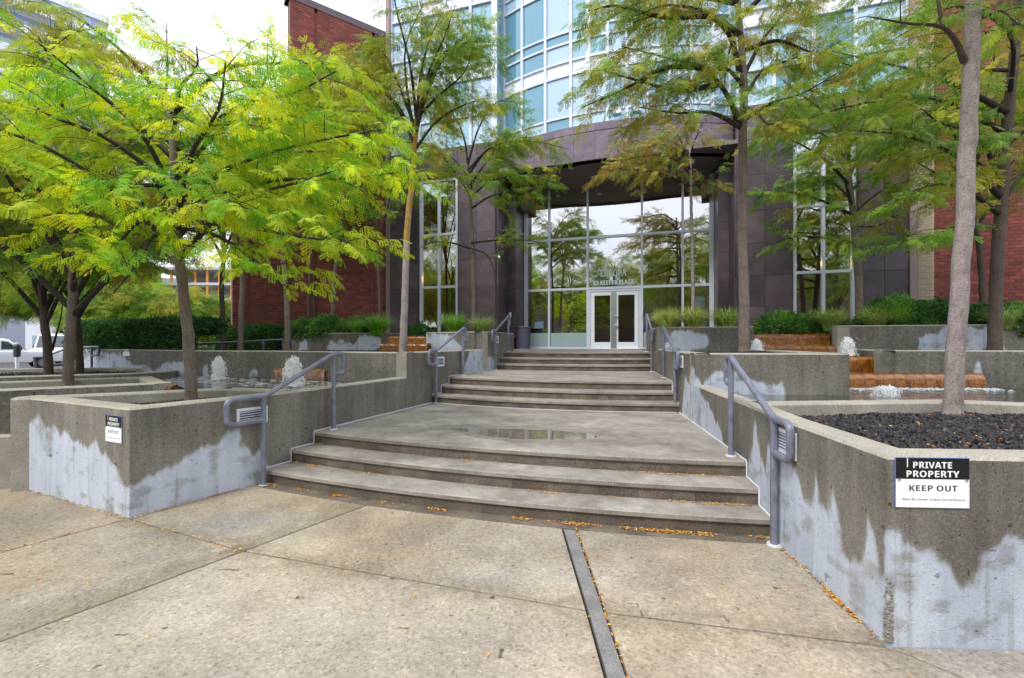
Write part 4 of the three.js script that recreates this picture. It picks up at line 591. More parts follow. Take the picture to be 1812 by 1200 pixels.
{
  const t = thing('brick_wing', 'tall dark red brick wing left of the granite front, with slim trees before it', 'building', [0, 0, 0], 'red brick wings'), S = fromB(-8.12, 0.1), dirr = [-0.8, -0.6], P = (k) => [S[0] + dirr[0] * k, S[1] + dirr[1] * k];
  // bays between thin vertical recesses, as far as the tall part reaches, then a lower bay
  const hit = (px) => { const p = cut([0, 0], [(px - CX) / F, 1], S, P(5)); return Math.hypot(p[0] - S[0], p[1] - S[1]); };
  const k0 = 0, k1 = hit(663), k2 = hit(561.5), k3 = hit(513), k4 = hit(444), k5 = hit(411);
  [[P(k1), P(k0), 13.0], [P(k2), P(k1 + 0.1), 13.0], [P(k3), P(k2 + 0.1), 13.0]].forEach(([a, b, H], i) => bricks(t, a, b, 0.9, H, 60 + i));
  [[P(k4), P(k3 + 0.02), 8.5], [P(k5), P(k4 + 0.1), 8.5]].forEach(([a, b, H], i) => bricks(t, a, b, 0.9, H, 70 + i));
  part(t, 'recess_backing', wallGeo([P(k3), P(0)].map((p) => [p[0] + 0.05, p[1] + 0.07]), 0.3, 0.6, 12.9, true, true, 0.01), [M.brickPlain ??= std({ color: lin(...brickTones[0]), roughness: 0.85 }), M.brickPlain]); part(t, 'recess_backing', wallGeo([P(k5), P(k3 - 0.02)].map((p) => [p[0] + 0.05, p[1] + 0.07]), 0.3, 0.6, 8.4, true, true, 0.01), [M.brickPlain, M.brickPlain]);
  part(t, 'coping', wallGeo([P(k3 + 0.05), P(-0.1)].map((p) => [p[0] - 0.03, p[1] - 0.05]), 0.5, 13.0, 13.24, true, true, 0.01), [M.granite[2], M.granite[2]]);
  part(t, 'coping', wallGeo([P(k5 + 0.05), P(k3 + 0.01)].map((p) => [p[0] - 0.03, p[1] - 0.05]), 0.5, 8.5, 8.72, true, true, 0.01), [M.granite[2], M.granite[2]]);
  const v = new THREE.CylinderGeometry(0.11, 0.11, 0.05, 20); v.rotateX(Math.PI / 2); const pv = onWall(486, 582, P(k4), P(k3)); v.translate(pv.x + 0.02, pv.y, pv.z + 0.03); part(t, 'wall_vent', v, M.dark);
  const pp = onWall(557, 520, P(k4), P(k3)); part(t, 'downpipe', tube([V(pp.x, 1.2, pp.z + 0.06), V(pp.x, 4.0, pp.z + 0.06)], 0.025, 8), M.granite[2]);
}
{
  const t = thing('brick_wing', 'red brick wing behind the dark shrubs right of the granite front', 'building', [0, 0, 0], 'red brick wings'), S = fromB(8.5, 0.05), E = [S[0] + 8 * 0.985, S[1] - 8 * 0.17 * 2];
  bricks(t, S, E, 1.0, 13.5, 81, 1.12, 0.235, 0.088);
  const c = fromB(8.14, 0.0), d = fromB(8.48, -0.02); const r = rng(3); for (let i = 0, y = 0.9; y < 13.4; i++, y += 0.16) part(t, 'corner_stone', wallGeo([c, d], 0.3, y, y + 0.152, true, true, 0.004), [M.beige ??= std({ map: rep(concreteTile, 0.8), color: lin(1.15, 1.0, 0.86), roughness: 0.8 }), M.beige]);
}

// ================================================================ TREES
const barkTex = tex(512, 512, tile((i, j) => { const n = fbm(i / 60 + 3, j / 90 + 2, 4) - 0.5, l = fbm(i / 30 + 30, j / 5 + 20, 3), len = l > 0.63 ? -34 : 0, f = (hash2(i, j) - 0.5) * 26 + (vnoise(i / 4, j / 3) - 0.5) * 46; return [168 + 50 * n + f + len, 156 + 48 * n + f + len, 152 + 46 * n + f + len]; }, 512));
const barkBump = tex(256, 512, tile((i, j) => { const v = 128 + 140 * (fbm(i / 10, j / 22, 4) - 0.5); return [v, v, v]; }, 256), false);
const bark = (r, g, b) => std({ map: rep(barkTex, 3, 1.6), color: lin(r, g, b), bumpMap: rep(barkBump, 5, 2.5), bumpScale: 0.008, roughness: 0.9 });
M.barkPale = bark(0.8, 0.79, 0.8); M.barkGrey = bark(0.47, 0.44, 0.39); M.barkDark = bark(0.24, 0.205, 0.175); M.barkMoss = bark(0.85, 0.6, 0.04); M.twig = std({ color: lin(0.045, 0.034, 0.03), roughness: 0.9 });
// a feathery spray of pinnate leaves on a short twig, along +x
function sprayGeo(seed, leaves, pairs, len, lf) {
  const r = rng(seed), pos = [], idx = []; const quad = (c, dir, sidev, L, w) => { const b = pos.length / 3; const t = c.clone().addScaledVector(dir, L), m1 = c.clone().addScaledVector(dir, L * 0.5).addScaledVector(sidev, w), m2 = c.clone().addScaledVector(dir, L * 0.5).addScaledVector(sidev, -w); for (const p of [c, m1, t, m2]) pos.push(p.x, p.y, p.z); idx.push(b, b + 1, b + 2, b, b + 2, b + 3); };
  for (let i = 0; i < leaves; i++) {
    const f = (i + 0.4) / leaves, s = i % 2 ? 1 : -1, o = V(len * f, -0.05 * f * f, 0), az = (i === leaves - 1 ? 0.15 : lerp(1.15, 0.6, f) + (r() - 0.5) * 0.5) * s, L = lf * (0.8 + 0.4 * r()), tilt = -0.15 - r() * 0.5;
    let d = V(Math.cos(az) * Math.cos(tilt), Math.sin(tilt), Math.sin(az) * Math.cos(tilt)), p = o.clone();
    for (let k = 0; k < pairs; k++) { const st = L / pairs; p = p.clone().addScaledVector(d, st); d = d.clone().add(V(0, -0.07, 0)).normalize(); const lat = V(-d.z, 0, d.x).normalize(), q = Math.sin((k + 1) / (pairs + 1) * Math.PI) * 0.5 + 0.6; for (const z of [-1, 1]) { const ld = lat.clone().multiplyScalar(z).addScaledVector(d, 0.45).add(V(0, (r() - 0.6) * 0.5, 0)).normalize(); quad(p, ld, d.clone().addScaledVector(ld, -d.dot(ld)).normalize(), lf * 0.27 * q, lf * 0.062); } }
  }
  const g = new THREE.BufferGeometry(); g.setAttribute('position', new THREE.Float32BufferAttribute(pos, 3)); g.setIndex(idx); g.computeVertexNormals(); return g;
}
const SPRAY = sprayGeo(3, 10, 7, 0.3, 0.115), SPRAY_FAR = sprayGeo(5, 8, 4, 0.34, 0.15);
M.leaf = std({ color: 0xffffff, roughness: 0.85, transmission: 0.5, thickness: 0, specularIntensity: 0.4 });
const PAL = {
  lime: [[0.64, 0.8, 0.012], [0.44, 0.7, 0.015], [0.84, 0.86, 0.012], [0.22, 0.5, 0.02], [0.52, 0.62, 0.02]],
  mix: [[0.36, 0.5, 0.03], [0.2, 0.36, 0.03], [0.46, 0.48, 0.03], [0.42, 0.32, 0.04], [0.14, 0.29, 0.035]],
  olive: [[0.29, 0.42, 0.028], [0.2, 0.36, 0.03], [0.43, 0.45, 0.03], [0.42, 0.35, 0.04], [0.24, 0.4, 0.04]],
  green: [[0.18, 0.36, 0.025], [0.27, 0.43, 0.028], [0.11, 0.25, 0.025], [0.34, 0.44, 0.03], [0.42, 0.41, 0.03]],
  rust: [[0.38, 0.34, 0.05], [0.45, 0.33, 0.05], [0.28, 0.33, 0.06], [0.52, 0.4, 0.06], [0.24, 0.33, 0.06]],
};
function makeTree(o) {
  const r = rng(o.seed), B = V(o.base[0], o.base[1], -o.base[2]), t = thing('honey_locust_tree', o.label, 'tree', B.toArray(), o.group || 'slender locust trees in the planters'), loc = (p) => p.clone().sub(B);
  const tp = [B.clone().add(V(0, -0.05, 0)), ...o.trunk.map((p) => p.isVector3 ? p : V(p[0], p[1], -p[2]))], tc = curve(tp, Math.max(14, tp.length * 5)), n = tc.length, len = tc.slice(1).reduce((s, p, i) => s + p.distanceTo(tc[i]), 0);
  const wob = rng(o.seed + 5); const tpts = tc.map((p, i) => loc(p).add(V((wob() - 0.5) * 0.012, 0, (wob() - 0.5) * 0.012)));
  const rad = tc.map((p, i) => { const f = i / (n - 1), h = f * len; return lerp(o.r0, o.r1, f) * (1 + 0.3 * Math.exp(-h / 0.07)) * (0.97 + 0.06 * wob()); });
  if (o.moss) {                                              // yellow moss with a ragged lower edge on the upper trunk
    const g = tube(curve(tpts, 120), Array.from({ length: 121 }, (_, i) => lerp(rad[1], rad[n - 1], i / 120)), 20), p = g.attributes.position, c = [], y0 = tpts[0].y, y1 = tpts[n - 1].y;
    for (let i = 0; i < p.count; i++) { const f = (p.getY(i) - y0) / (y1 - y0), th = Math.atan2(p.getZ(i) - 0.02, p.getX(i)), k = sstep(0.42, 0.66, f + (fbm(th * 3 + 9, p.getY(i) * 9, 4) - 0.5) * 0.7); c.push(lerp(0.8, 0.9, k), lerp(0.79, 0.62, k), lerp(0.8, 0.06, k)); }
    g.setAttribute('color', new THREE.Float32BufferAttribute(c, 3)); const mm = bark(1, 1, 1); mm.vertexColors = true; part(t, 'trunk', g, mm);
  } else part(t, 'trunk', tube(tpts, rad, 14), o.bark || M.barkGrey);
  const C = V(o.crown.c[0], o.crown.c[1], -o.crown.c[2]), Rr = o.crown.r, inside = (p) => ((p.x - C.x) / Rr[0]) ** 2 + ((p.y - C.y) / Rr[1]) ** 2 + ((p.z - C.z) / Rr[2]) ** 2;
  const limbs = []; for (const l of o.limbs || []) limbs.push(l.map((p) => p.isVector3 ? p.clone() : V(...p)));
  const nl = o.n ?? 8; for (let i = 0; i < nl; i++) {
    const f = lerp(o.from ?? 0.5, 1, (i + 0.3 * r()) / nl), s = tc[Math.min(n - 1, Math.floor(f * (n - 1)))].clone(), az = i * 2.399 + (o.az || 0) + (r() - 0.5) * 0.5, el = lerp(o.elMin ?? -0.45, 1.0, Math.pow((i + r()) / nl, 0.9)), k = 0.72 + 0.3 * r(); const e = V(C.x + Rr[0] * Math.cos(az) * Math.cos(el) * k, C.y + Rr[1] * Math.sin(el) * k, C.z + Rr[2] * Math.sin(az) * Math.cos(el) * k);
    const d = e.clone().sub(s), m1 = s.clone().addScaledVector(d, 0.33).add(V(0, d.length() * (0.1 + 0.1 * r()), 0)), m2 = s.clone().addScaledVector(d, 0.7).add(V((r() - 0.5) * 0.25, d.length() * (0.07 + 0.08 * r()), (r() - 0.5) * 0.25)); limbs.push([s, m1, m2, e]);
  }
  const twigs = [], mats = [], cols = [], pal = PAL[o.pal || 'olive'], q = new THREE.Quaternion(), m = new THREE.Matrix4(), sc = o.scale || 1, dens = o.dens ?? 1;
  const spray = (p, dir, big) => {
    if (o.clip && !o.clip(p)) return; const d = dir.clone().normalize(); d.y = d.y * 0.7 - 0.25 + (r() - 0.5) * 1.1; d.normalize(); const up = V((r() - 0.5) * 2.4, 1, (r() - 0.5) * 2.4).normalize(), z = d.clone().cross(up).normalize(), y = z.clone().cross(d); const s = sc * (0.75 + 0.55 * r()) * (big || 1);
    m.makeBasis(d.clone().multiplyScalar(s), y.multiplyScalar(s), z.multiplyScalar(s)); m.setPosition(loc(p)); mats.push(m.clone()); const cl = fbm(p.x * 1.3 + o.seed, p.y * 1.3 + p.z, 3), ix = clamp(Math.floor(((cl - 0.5) * 2.4 + 0.5) * 4 + r() * 1.6), 0, 4), c = pal[ix], v = 0.8 + 0.4 * r(); cols.push(new THREE.Color().setRGB(c[0] * v, c[1] * v, c[2] * v));
  };
  for (const L of limbs) {
    const c = curve(L, 12), ll = c.slice(1).reduce((s, p, i) => s + p.distanceTo(c[i]), 0), rs = Math.min(o.r1 * 1.0, 0.014 + ll * 0.011) * (o.limbR || 1); part(t, 'limb', tube(c.map(loc), c.map((_, i) => lerp(rs, 0.006, (i / 12) ** 0.8)), 7), o.limbMat || M.twig);
    const ns = Math.max(3, Math.round(ll / 0.17 * dens)); for (let i = 0; i < ns; i++) {
      const f = lerp(o.bare ?? 0.22, 1, (i + r() * 0.7) / ns), k = Math.min(11, Math.floor(f * 12)), p = c[k].clone().lerp(c[k + 1] || c[k], f * 12 - k), tan = c[Math.min(12, k + 1)].clone().sub(c[k]).normalize(), a = (i % 2 ? 1 : -1) * (0.6 + r() * 0.8), out = V(tan.x * Math.cos(a) - tan.z * Math.sin(a), 0.05 + (r() - 0.45) * 1.1, tan.x * Math.sin(a) + tan.z * Math.cos(a)); if (out.x * out.x + out.z * out.z < 0.05) out.set(Math.cos(i), 0.1, Math.sin(i)); out.normalize();
      const bl = (0.3 + 0.65 * r()) * (o.twig || 1) * (1 - 0.35 * f), e = p.clone().addScaledVector(out, bl), mid = p.clone().addScaledVector(out, bl * 0.5).add(V(0, 0.06 * bl + (r() - 0.5) * 0.06, 0)); e.y -= 0.12 * bl; if (inside(e) > 1.5) continue; const bc2 = curve([p, mid, e], 5); twigs.push(tube(bc2.map(loc), bc2.map((_, j) => lerp(0.0055, 0.002, j / 5)), 4, false));
      const sp = Math.max(2, Math.round(bl / 0.13 * (o.leafy || 1))); for (let j = 0; j < sp; j++) { const g = (j + 0.5 + (r() - 0.5) * 0.6) / sp, b = p.clone().lerp(e, g).add(V(0, (mid.y - (p.y + e.y) / 2) * 4 * g * (1 - g) * 0.6, 0)), w = (j % 2 ? 1 : -1) * (0.3 + r() * 1.1) * (1 - 0.5 * g); spray(b, V(out.x * Math.cos(w) - out.z * Math.sin(w), out.y, out.x * Math.sin(w) + out.z * Math.cos(w))); }
      spray(e, out);
    }
  }
  if (twigs.length) part(t, 'twigs', merge(twigs), o.limbMat || M.twig).userData.kind = 'stuff';
  const im = new THREE.InstancedMesh(o.far ? SPRAY_FAR : SPRAY, M.leaf, mats.length); mats.forEach((a, i) => { im.setMatrixAt(i, a); im.setColorAt(i, cols[i]); }); im.name = 'crown'; im.userData.kind = 'stuff'; shade(im); t.add(im); COUNT.sprays += mats.length; return t;
}
const COUNT = { sprays: 0 };
const pl = (list, d) => list.map((p) => at(p[0], p[1], p[2] ?? d)), cr = (px, py, d, rx, ry, rz) => { const c = at(px, py, d); return { c: [c.x, c.y, d], r: [rx, ry, rz] }; };
const b3 = (px, py, d, H) => { const p = at(px, py, d); return [p.x, H ?? p.y, d]; };
// front left planter: the lime-yellow tree
makeTree({ seed: 11, label: 'lime yellow tree with a bright spreading crown in the front left planter', base: b3(338, 712, 5.2, 0.86), trunk: pl([[336, 640], [329, 560], [318, 470], [311, 400], [309, 330], [306, 250], [300, 180]], 5.2), r0: 0.064, r1: 0.036, bark: M.barkGrey, crown: cr(365, 280, 5.2, 2.55, 1.4, 1.7), n: 14, from: 0.45, elMin: -0.2, pal: 'lime', dens: 1.1, leafy: 1.3, scale: 0.72,
  limbs: [pl([[308, 320, 5.2], [370, 250, 5.1], [450, 175, 5.0], [490, 95, 5.0]]), pl([[310, 370, 5.2], [400, 350, 4.9], [500, 330, 4.7], [600, 300, 4.6]]), pl([[310, 390, 5.2], [420, 400, 4.9], [540, 420, 4.7], [620, 430, 4.6]]), pl([[310, 350, 5.2], [420, 290, 5.1], [560, 250, 5.0], [700, 225, 5.0]]), pl([[311, 380, 5.2], [250, 390, 4.8], [200, 440, 4.5], [130, 500, 4.4]]), pl([[310, 330, 5.2], [230, 330, 4.8], [130, 370, 4.5], [40, 390, 4.3]]), pl([[309, 330, 5.2], [180, 240, 5.0], [80, 200, 4.8], [10, 140, 4.7]]), pl([[311, 400, 5.2], [270, 420, 4.7], [240, 470, 4.4], [200, 520, 4.3]]), pl([[311, 400, 5.2], [390, 420, 5.0], [460, 470, 4.9], [510, 510, 4.8]]), pl([[312, 400, 5.2], [330, 370, 4.7], [380, 350, 4.4], [440, 370, 4.2]])] });
makeTree({ seed: 12, label: 'grey trunked tree with mixed olive crown in the long left planter', base: b3(121, 676, 7.2, 0.86), trunk: pl([[121, 640], [126, 560], [130, 480], [128, 400], [124, 320]], 7.2), r0: 0.075, r1: 0.05, bark: M.barkGrey, crown: cr(110, 280, 7.2, 2.9, 1.8, 2.2), n: 14, from: 0.4, pal: 'mix', dens: 1.1, leafy: 1.2, scale: 0.95,
  limbs: [pl([[300, 195, 6.2], [235, 110, 6.0], [150, 40, 5.9], [60, -8, 5.8]]), pl([[128, 330, 7.2], [220, 260, 7.0], [290, 170, 6.8], [295, 40, 6.6]]), pl([[128, 380, 7.2], [60, 320, 7.0], [10, 240, 6.8], [-40, 200, 6.7]]), pl([[128, 350, 7.2], [120, 230, 7.0], [100, 120, 6.9], [60, 60, 6.8]])] });
makeTree({ seed: 13, label: 'dark trunked tree nearest the parking meter in the curved planter', base: b3(86, 660, 9.2, 0.9), trunk: pl([[84, 620], [78, 560], [72, 490], [70, 420]], 9.2), r0: 0.08, r1: 0.055, bark: M.barkDark, crown: cr(50, 340, 9.2, 2.6, 1.7, 2.0), n: 13, from: 0.45, pal: 'green', dens: 0.9, scale: 1.35, far: true });
makeTree({ seed: 14, label: 'leaning dark tree with a side stem by the far ramp rail', base: b3(141, 650, 10.4, 0.9), trunk: pl([[140, 610], [136, 560], [132, 500], [128, 440]], 10.4), r0: 0.075, r1: 0.05, bark: M.barkDark, crown: cr(150, 370, 10.4, 2.4, 1.5, 2.0), n: 13, from: 0.5, pal: 'mix', dens: 0.9, scale: 1.4, far: true, limbs: [pl([[92, 620, 10.2], [100, 590, 10.1], [108, 560, 10.1], [112, 520, 10]])] });
// left terrace
const far = { far: true };
makeTree({ ...far, seed: 15, label: 'dark forked tree on the left terrace nearest the street', base: b3(395, 606, 12.6, 1.38), trunk: pl([[394, 560], [392, 500], [396, 450], [390, 380]], 12.6), r0: 0.075, r1: 0.045, bark: M.barkDark, crown: cr(385, 330, 12.6, 1.8, 1.6, 1.6), n: 8, from: 0.7, pal: 'mix', dens: 0.6, scale: 1.25, limbs: [pl([[394, 460, 12.6], [375, 420, 12.5], [365, 370, 12.4], [330, 330, 12.3]])] });
makeTree({ ...far, seed: 16, label: 'mottled slim tree beside the dark forked tree on the left terrace', base: b3(425, 618, 11.2, 1.38), trunk: pl([[427, 560], [429, 480], [427, 420], [430, 330]], 11.2), r0: 0.065, r1: 0.042, bark: M.barkGrey, crown: cr(450, 330, 11.2, 1.5, 1.6, 1.3), n: 8, from: 0.65, pal: 'mix', dens: 0.65, scale: 1.15 });
makeTree({ ...far, seed: 17, label: 'slim pale tree with a low bright sprig by the ramp rail end', base: b3(508, 618, 10.4, 1.38), trunk: pl([[509, 575], [505, 500], [498, 440], [496, 370], [500, 290]], 10.4), r0: 0.066, r1: 0.042, bark: M.barkGrey, crown: cr(520, 310, 10.4, 1.6, 1.7, 1.4), n: 10, from: 0.55, pal: 'lime', dens: 0.75, scale: 1.05, limbs: [pl([[504, 515, 10.4], [490, 498, 10.2], [475, 500, 10.1], [468, 510, 10]]), pl([[504, 515, 10.4], [515, 500, 10.2], [528, 515, 10.1]])] });
makeTree({ ...far, seed: 18, label: 'thin speckled dark tree close to the brick wall', base: b3(546, 576, 14.2, 1.75), trunk: pl([[547, 530], [550, 460], [552, 400], [550, 300], [545, 200]], 14.2), r0: 0.06, r1: 0.035, bark: M.barkDark, crown: cr(560, 220, 14.2, 1.7, 2.6, 1.3), n: 11, from: 0.5, pal: 'olive', dens: 0.75, scale: 1.2 });
makeTree({ ...far, seed: 19, label: 'thin tree forking into a Y before the brick wall', base: b3(587, 570, 14.6, 1.75), trunk: pl([[590, 520], [592, 480], [600, 440], [606, 360], [612, 240]], 14.6), r0: 0.07, r1: 0.035, bark: M.barkGrey, crown: cr(600, 220, 14.6, 1.7, 2.8, 1.3), n: 11, from: 0.5, pal: 'olive', dens: 0.75, scale: 1.2, limbs: [pl([[592, 482, 14.6], [583, 455, 14.5], [568, 430, 14.5]])] });
makeTree({ ...far, seed: 20, label: 'thin dark tree at the right end of the brick wall', base: b3(673, 570, 14.3, 1.75), trunk: pl([[672, 520], [669, 460], [668, 400], [660, 320], [655, 230]], 14.3), r0: 0.06, r1: 0.035, bark: M.barkDark, crown: cr(655, 270, 14.3, 1.5, 2.2, 1.2), n: 10, from: 0.5, pal: 'green', dens: 0.7, scale: 1.15, limbs: [pl([[668, 465, 14.3], [655, 450, 14.2], [630, 448, 14.1]])] });
makeTree({ seed: 21, label: 'slim tree with a yellow mossy upper trunk beside the middle steps', base: b3(712, 618, 9.6, 1.38), trunk: pl([[715, 560], [718, 470], [722, 390], [730, 310], [734, 255], [738, 200]], 9.6), moss: 0.5, r0: 0.078, r1: 0.05, bark: M.barkPale, crown: cr(745, 130, 9.6, 1.75, 1.75, 1.4), n: 7, from: 0.8, pal: 'olive', dens: 1.0, leafy: 1.1, scale: 0.92,
  limbs: [pl([[735, 245, 9.6], [722, 170, 9.5], [718, 80, 9.5], [748, 10, 9.4]]), pl([[736, 230, 9.6], [745, 130, 9.5], [760, 70, 9.4], [785, 20, 9.4]]), pl([[737, 210, 9.6], [775, 170, 9.4], [820, 130, 9.3], [840, 80, 9.2]]), pl([[736, 215, 9.6], [780, 100, 9.4], [830, 75, 9.3], [868, 75, 9.2]]), pl([[735, 240, 9.6], [690, 170, 9.5], [640, 150, 9.4]])] });
makeTree({ seed: 22, label: 'slender dark tree growing from the green grass beside the top steps', base: b3(838, 565, 12.6, 1.75), trunk: pl([[838, 500], [836, 420], [832, 350], [828, 290]], 12.6), r0: 0.06, r1: 0.036, bark: M.barkGrey, crown: cr(850, 310, 12.4, 2.1, 1.9, 1.4), n: 6, from: 0.7, pal: 'olive', dens: 1.0, leafy: 1.1, scale: 0.95,
  limbs: [pl([[836, 345, 12.5], [870, 320, 12.3], [930, 310, 12], [1000, 330, 11.7]]), pl([[833, 440, 12.5], [800, 430, 12.3], [760, 430, 12.1], [730, 450, 12]]), pl([[834, 430, 12.5], [880, 425, 12.2], [930, 425, 11.9], [960, 430, 11.8]]), pl([[830, 330, 12.5], [800, 300, 12.3], [770, 260, 12.1], [700, 250, 12]]), pl([[829, 300, 12.5], [870, 260, 12.2], [940, 250, 12], [1010, 265, 11.8]]), pl([[828, 290, 12.5], [820, 240, 12.4], [800, 200, 12.2], [760, 160, 12.1]]), pl([[828, 290, 12.5], [850, 220, 12.3], [880, 180, 12.1], [910, 180, 12]]), pl([[836, 440, 12.5], [860, 450, 12.3], [875, 480, 12.2], [872, 500, 12.1]])] });
// right side
makeTree({ seed: 23, label: 'thin tree with rusty leaves standing in the yellow green grasses', base: b3(1226, 552, 12.4, 1.82), trunk: pl([[1226, 500], [1225, 430], [1223, 360], [1222, 300], [1220, 260]], 12.4), r0: 0.05, r1: 0.03, bark: M.barkPale, crown: cr(1170, 290, 12.2, 1.7, 0.9, 1.3), n: 5, from: 0.75, pal: 'rust', dens: 0.85, leafy: 1.0, scale: 1.0, limbs: [pl([[1223, 330, 12.4], [1180, 310, 12.1], [1120, 300, 11.9], [1055, 305, 11.7]]), pl([[1223, 310, 12.4], [1190, 280, 12.1], [1140, 275, 11.9], [1090, 290, 11.8]]), pl([[1222, 330, 12.4], [1250, 320, 12.2], [1275, 300, 12.1]]), pl([[1221, 300, 12.4], [1210, 260, 12.2], [1190, 230, 12.1], [1160, 230, 12]])] });
makeTree({ seed: 24, label: 'forked tree with arching dark limbs on the right terrace', base: b3(1317, 616, 7.4, 1.4), trunk: pl([[1317, 560], [1315, 450], [1314, 330], [1315, 220], [1317, 160], [1312, 80], [1305, 0], [1300, -60]], 7.4), r0: 0.085, r1: 0.04, bark: M.barkGrey, limbR: 1.3, crown: cr(1290, 70, 7.3, 2.6, 2.2, 1.9), n: 9, from: 0.75, pal: 'olive', dens: 1.1, leafy: 1.2, scale: 0.86,
  limbs: [pl([[1310, 222, 7.4], [1285, 165, 7.2], [1245, 120, 7.0], [1190, 105, 6.9], [1100, 82, 6.8]]), pl([[1310, 130, 7.4], [1290, 60, 7.2], [1250, 28, 7.0], [1190, 20, 6.9], [1120, 40, 6.8]]), pl([[1318, 130, 7.4], [1350, 70, 7.3], [1390, 20, 7.1], [1410, -20, 7]]), pl([[1322, 165, 7.4], [1350, 125, 7.3], [1400, 105, 7.1], [1440, 90, 7]]), pl([[1320, 210, 7.4], [1360, 185, 7.2], [1420, 165, 7.1], [1480, 130, 7]]), pl([[1314, 150, 7.4], [1285, 122, 7.2], [1250, 135, 7.1], [1200, 150, 7]]), pl([[1310, 225, 7.4], [1260, 200, 7.1], [1200, 200, 6.9], [1130, 190, 6.8]]), pl([[1270, 150, 7.1], [1200, 160, 6.9], [1120, 140, 6.7], [1050, 120, 6.6]]), pl([[1250, 120, 7], [1180, 120, 6.8], [1100, 160, 6.6], [1030, 190, 6.5]]), pl([[1250, 28, 7], [1170, 30, 6.8], [1090, 10, 6.7], [1040, 20, 6.6]]), pl([[1316, 190, 7.4], [1340, 200, 7.0], [1360, 220, 6.9], [1390, 215, 6.8]])] });
makeTree({ seed: 25, label: 'leaning slim tree in front of the tall granite window', base: b3(1521, 560, 10.8, 1.82), trunk: pl([[1519, 500], [1513, 420], [1505, 340], [1498, 270], [1490, 200]], 10.8), r0: 0.085, r1: 0.05, bark: M.barkGrey, crown: cr(1480, 260, 10.6, 2.0, 2.6, 1.6), n: 13, from: 0.5, pal: 'green', dens: 0.95, leafy: 1.1, scale: 0.95, limbs: [pl([[1512, 430, 10.8], [1450, 420, 10.5], [1400, 420, 10.3], [1340, 440, 10.1]]), pl([[1508, 380, 10.8], [1440, 350, 10.5], [1380, 340, 10.3], [1340, 350, 10.1]]), pl([[1510, 400, 10.8], [1550, 400, 10.6], [1590, 380, 10.4]])] });
makeTree({ seed: 26, label: 'large pale grey trunk rising out of the right planter mulch', base: b3(1686, 745, 4.4, 0.86), trunk: pl([[1690, 640], [1697, 520], [1706, 400], [1711, 280], [1716, 160], [1722, 20], [1728, -120], [1732, -260]], 4.4), r0: 0.075, r1: 0.058, bark: M.barkPale, limbMat: M.barkDark, limbR: 1.1, crown: cr(1700, -150, 4.4, 2.3, 1.3, 1.8), n: 8, from: 0.8, pal: 'olive', dens: 0.8, leafy: 1.1, scale: 0.8,
  limbs: [pl([[1707, 110, 4.4], [1690, 70, 4.35], [1668, 48, 4.3], [1610, 42, 4.2], [1540, 30, 4.1]]), pl([[1668, 48, 4.3], [1660, 0, 4.3], [1655, -40, 4.3]]), pl([[1718, 40, 4.4], [1770, 20, 4.3], [1800, 40, 4.2], [1840, 60, 4.1]])] });
makeTree({ seed: 27, label: 'dark trunk behind the pale one at the right terrace', base: b3(1760, 618, 8.0, 1.4), trunk: pl([[1762, 540], [1766, 440], [1775, 320], [1786, 180], [1800, 60], [1806, -60]], 8.0), r0: 0.098, r1: 0.065, bark: M.barkDark, crown: cr(1700, 200, 7.8, 2.7, 2.3, 2.0), n: 13, from: 0.45, pal: 'green', dens: 0.75, leafy: 1.15, scale: 0.95, limbs: [pl([[1770, 380, 8], [1700, 330, 7.6], [1640, 330, 7.3], [1560, 370, 7.1]]), pl([[1772, 350, 8], [1700, 280, 7.6], [1600, 240, 7.3], [1500, 230, 7.1]]), pl([[1768, 400, 8], [1700, 400, 7.8], [1640, 420, 7.6], [1580, 440, 7.4]]), pl([[1785, 200, 8], [1690, 150, 7.6], [1600, 120, 7.3], [1470, 90, 7.1]])] });
makeTree({ seed: 28, label: 'thin curved dark tree before the right brick wall', base: b3(1738, 548, 9.8, 1.85), trunk: pl([[1738, 500], [1733, 440], [1726, 390], [1722, 330], [1730, 240]], 9.8), r0: 0.06, r1: 0.035, bark: M.barkDark, crown: cr(1690, 200, 9.8, 2.0, 2.2, 1.5), n: 10, from: 0.55, pal: 'green', dens: 0.8, scale: 1.15, far: true });
// street trees: across the road behind the camera (mirrored in the entrance glass) and beyond the left planters
function streetTree(label, X, d, h, R, pal, seed, dens = 0.55, group = 'street trees') { return makeTree({ seed, label, group, base: [X, 0, d], trunk: [[X + 0.1, h * 0.25, d], [X, h * 0.5, d + 0.1], [X + 0.15, h * 0.8, d]], r0: 0.16, r1: 0.08, bark: M.barkDark, crown: { c: [X, h * 0.62, d], r: [R, h * 0.38, R] }, n: 18, from: 0.35, pal, dens, scale: h > 11 && d > 30 ? 3.0 : 2.0, twig: h > 11 && d > 30 ? 2.4 : 1.7, leafy: 0.75, far: true }); }
[[-17.5, -9, 12.5, 3.4, 'tallest street tree across the road mirrored in the left pane'], [-12.2, -11, 11, 2.8, 'tall street tree across the road mirrored beside the doors'], [-8.0, -12.5, 12, 2.8, 'short street tree across the road mirrored above the doors'], [-1.8, -10, 12, 3.0, 'tall street tree across the road mirrored right of the doors'], [3.2, -9, 11.5, 3.0, 'broad street tree across the road mirrored in the rightmost pane'], [9.5, -9, 11, 3.0, 'street tree across the road mirrored in the right granite window'], [-26, -8, 11, 3.2, 'street tree across the road mirrored in the left granite window']].forEach(([x, d, h, R, l], i) => streetTree(l, x, d, h, R, 'green', 200 + i, 0.55, 'street trees mirrored in the glass'));
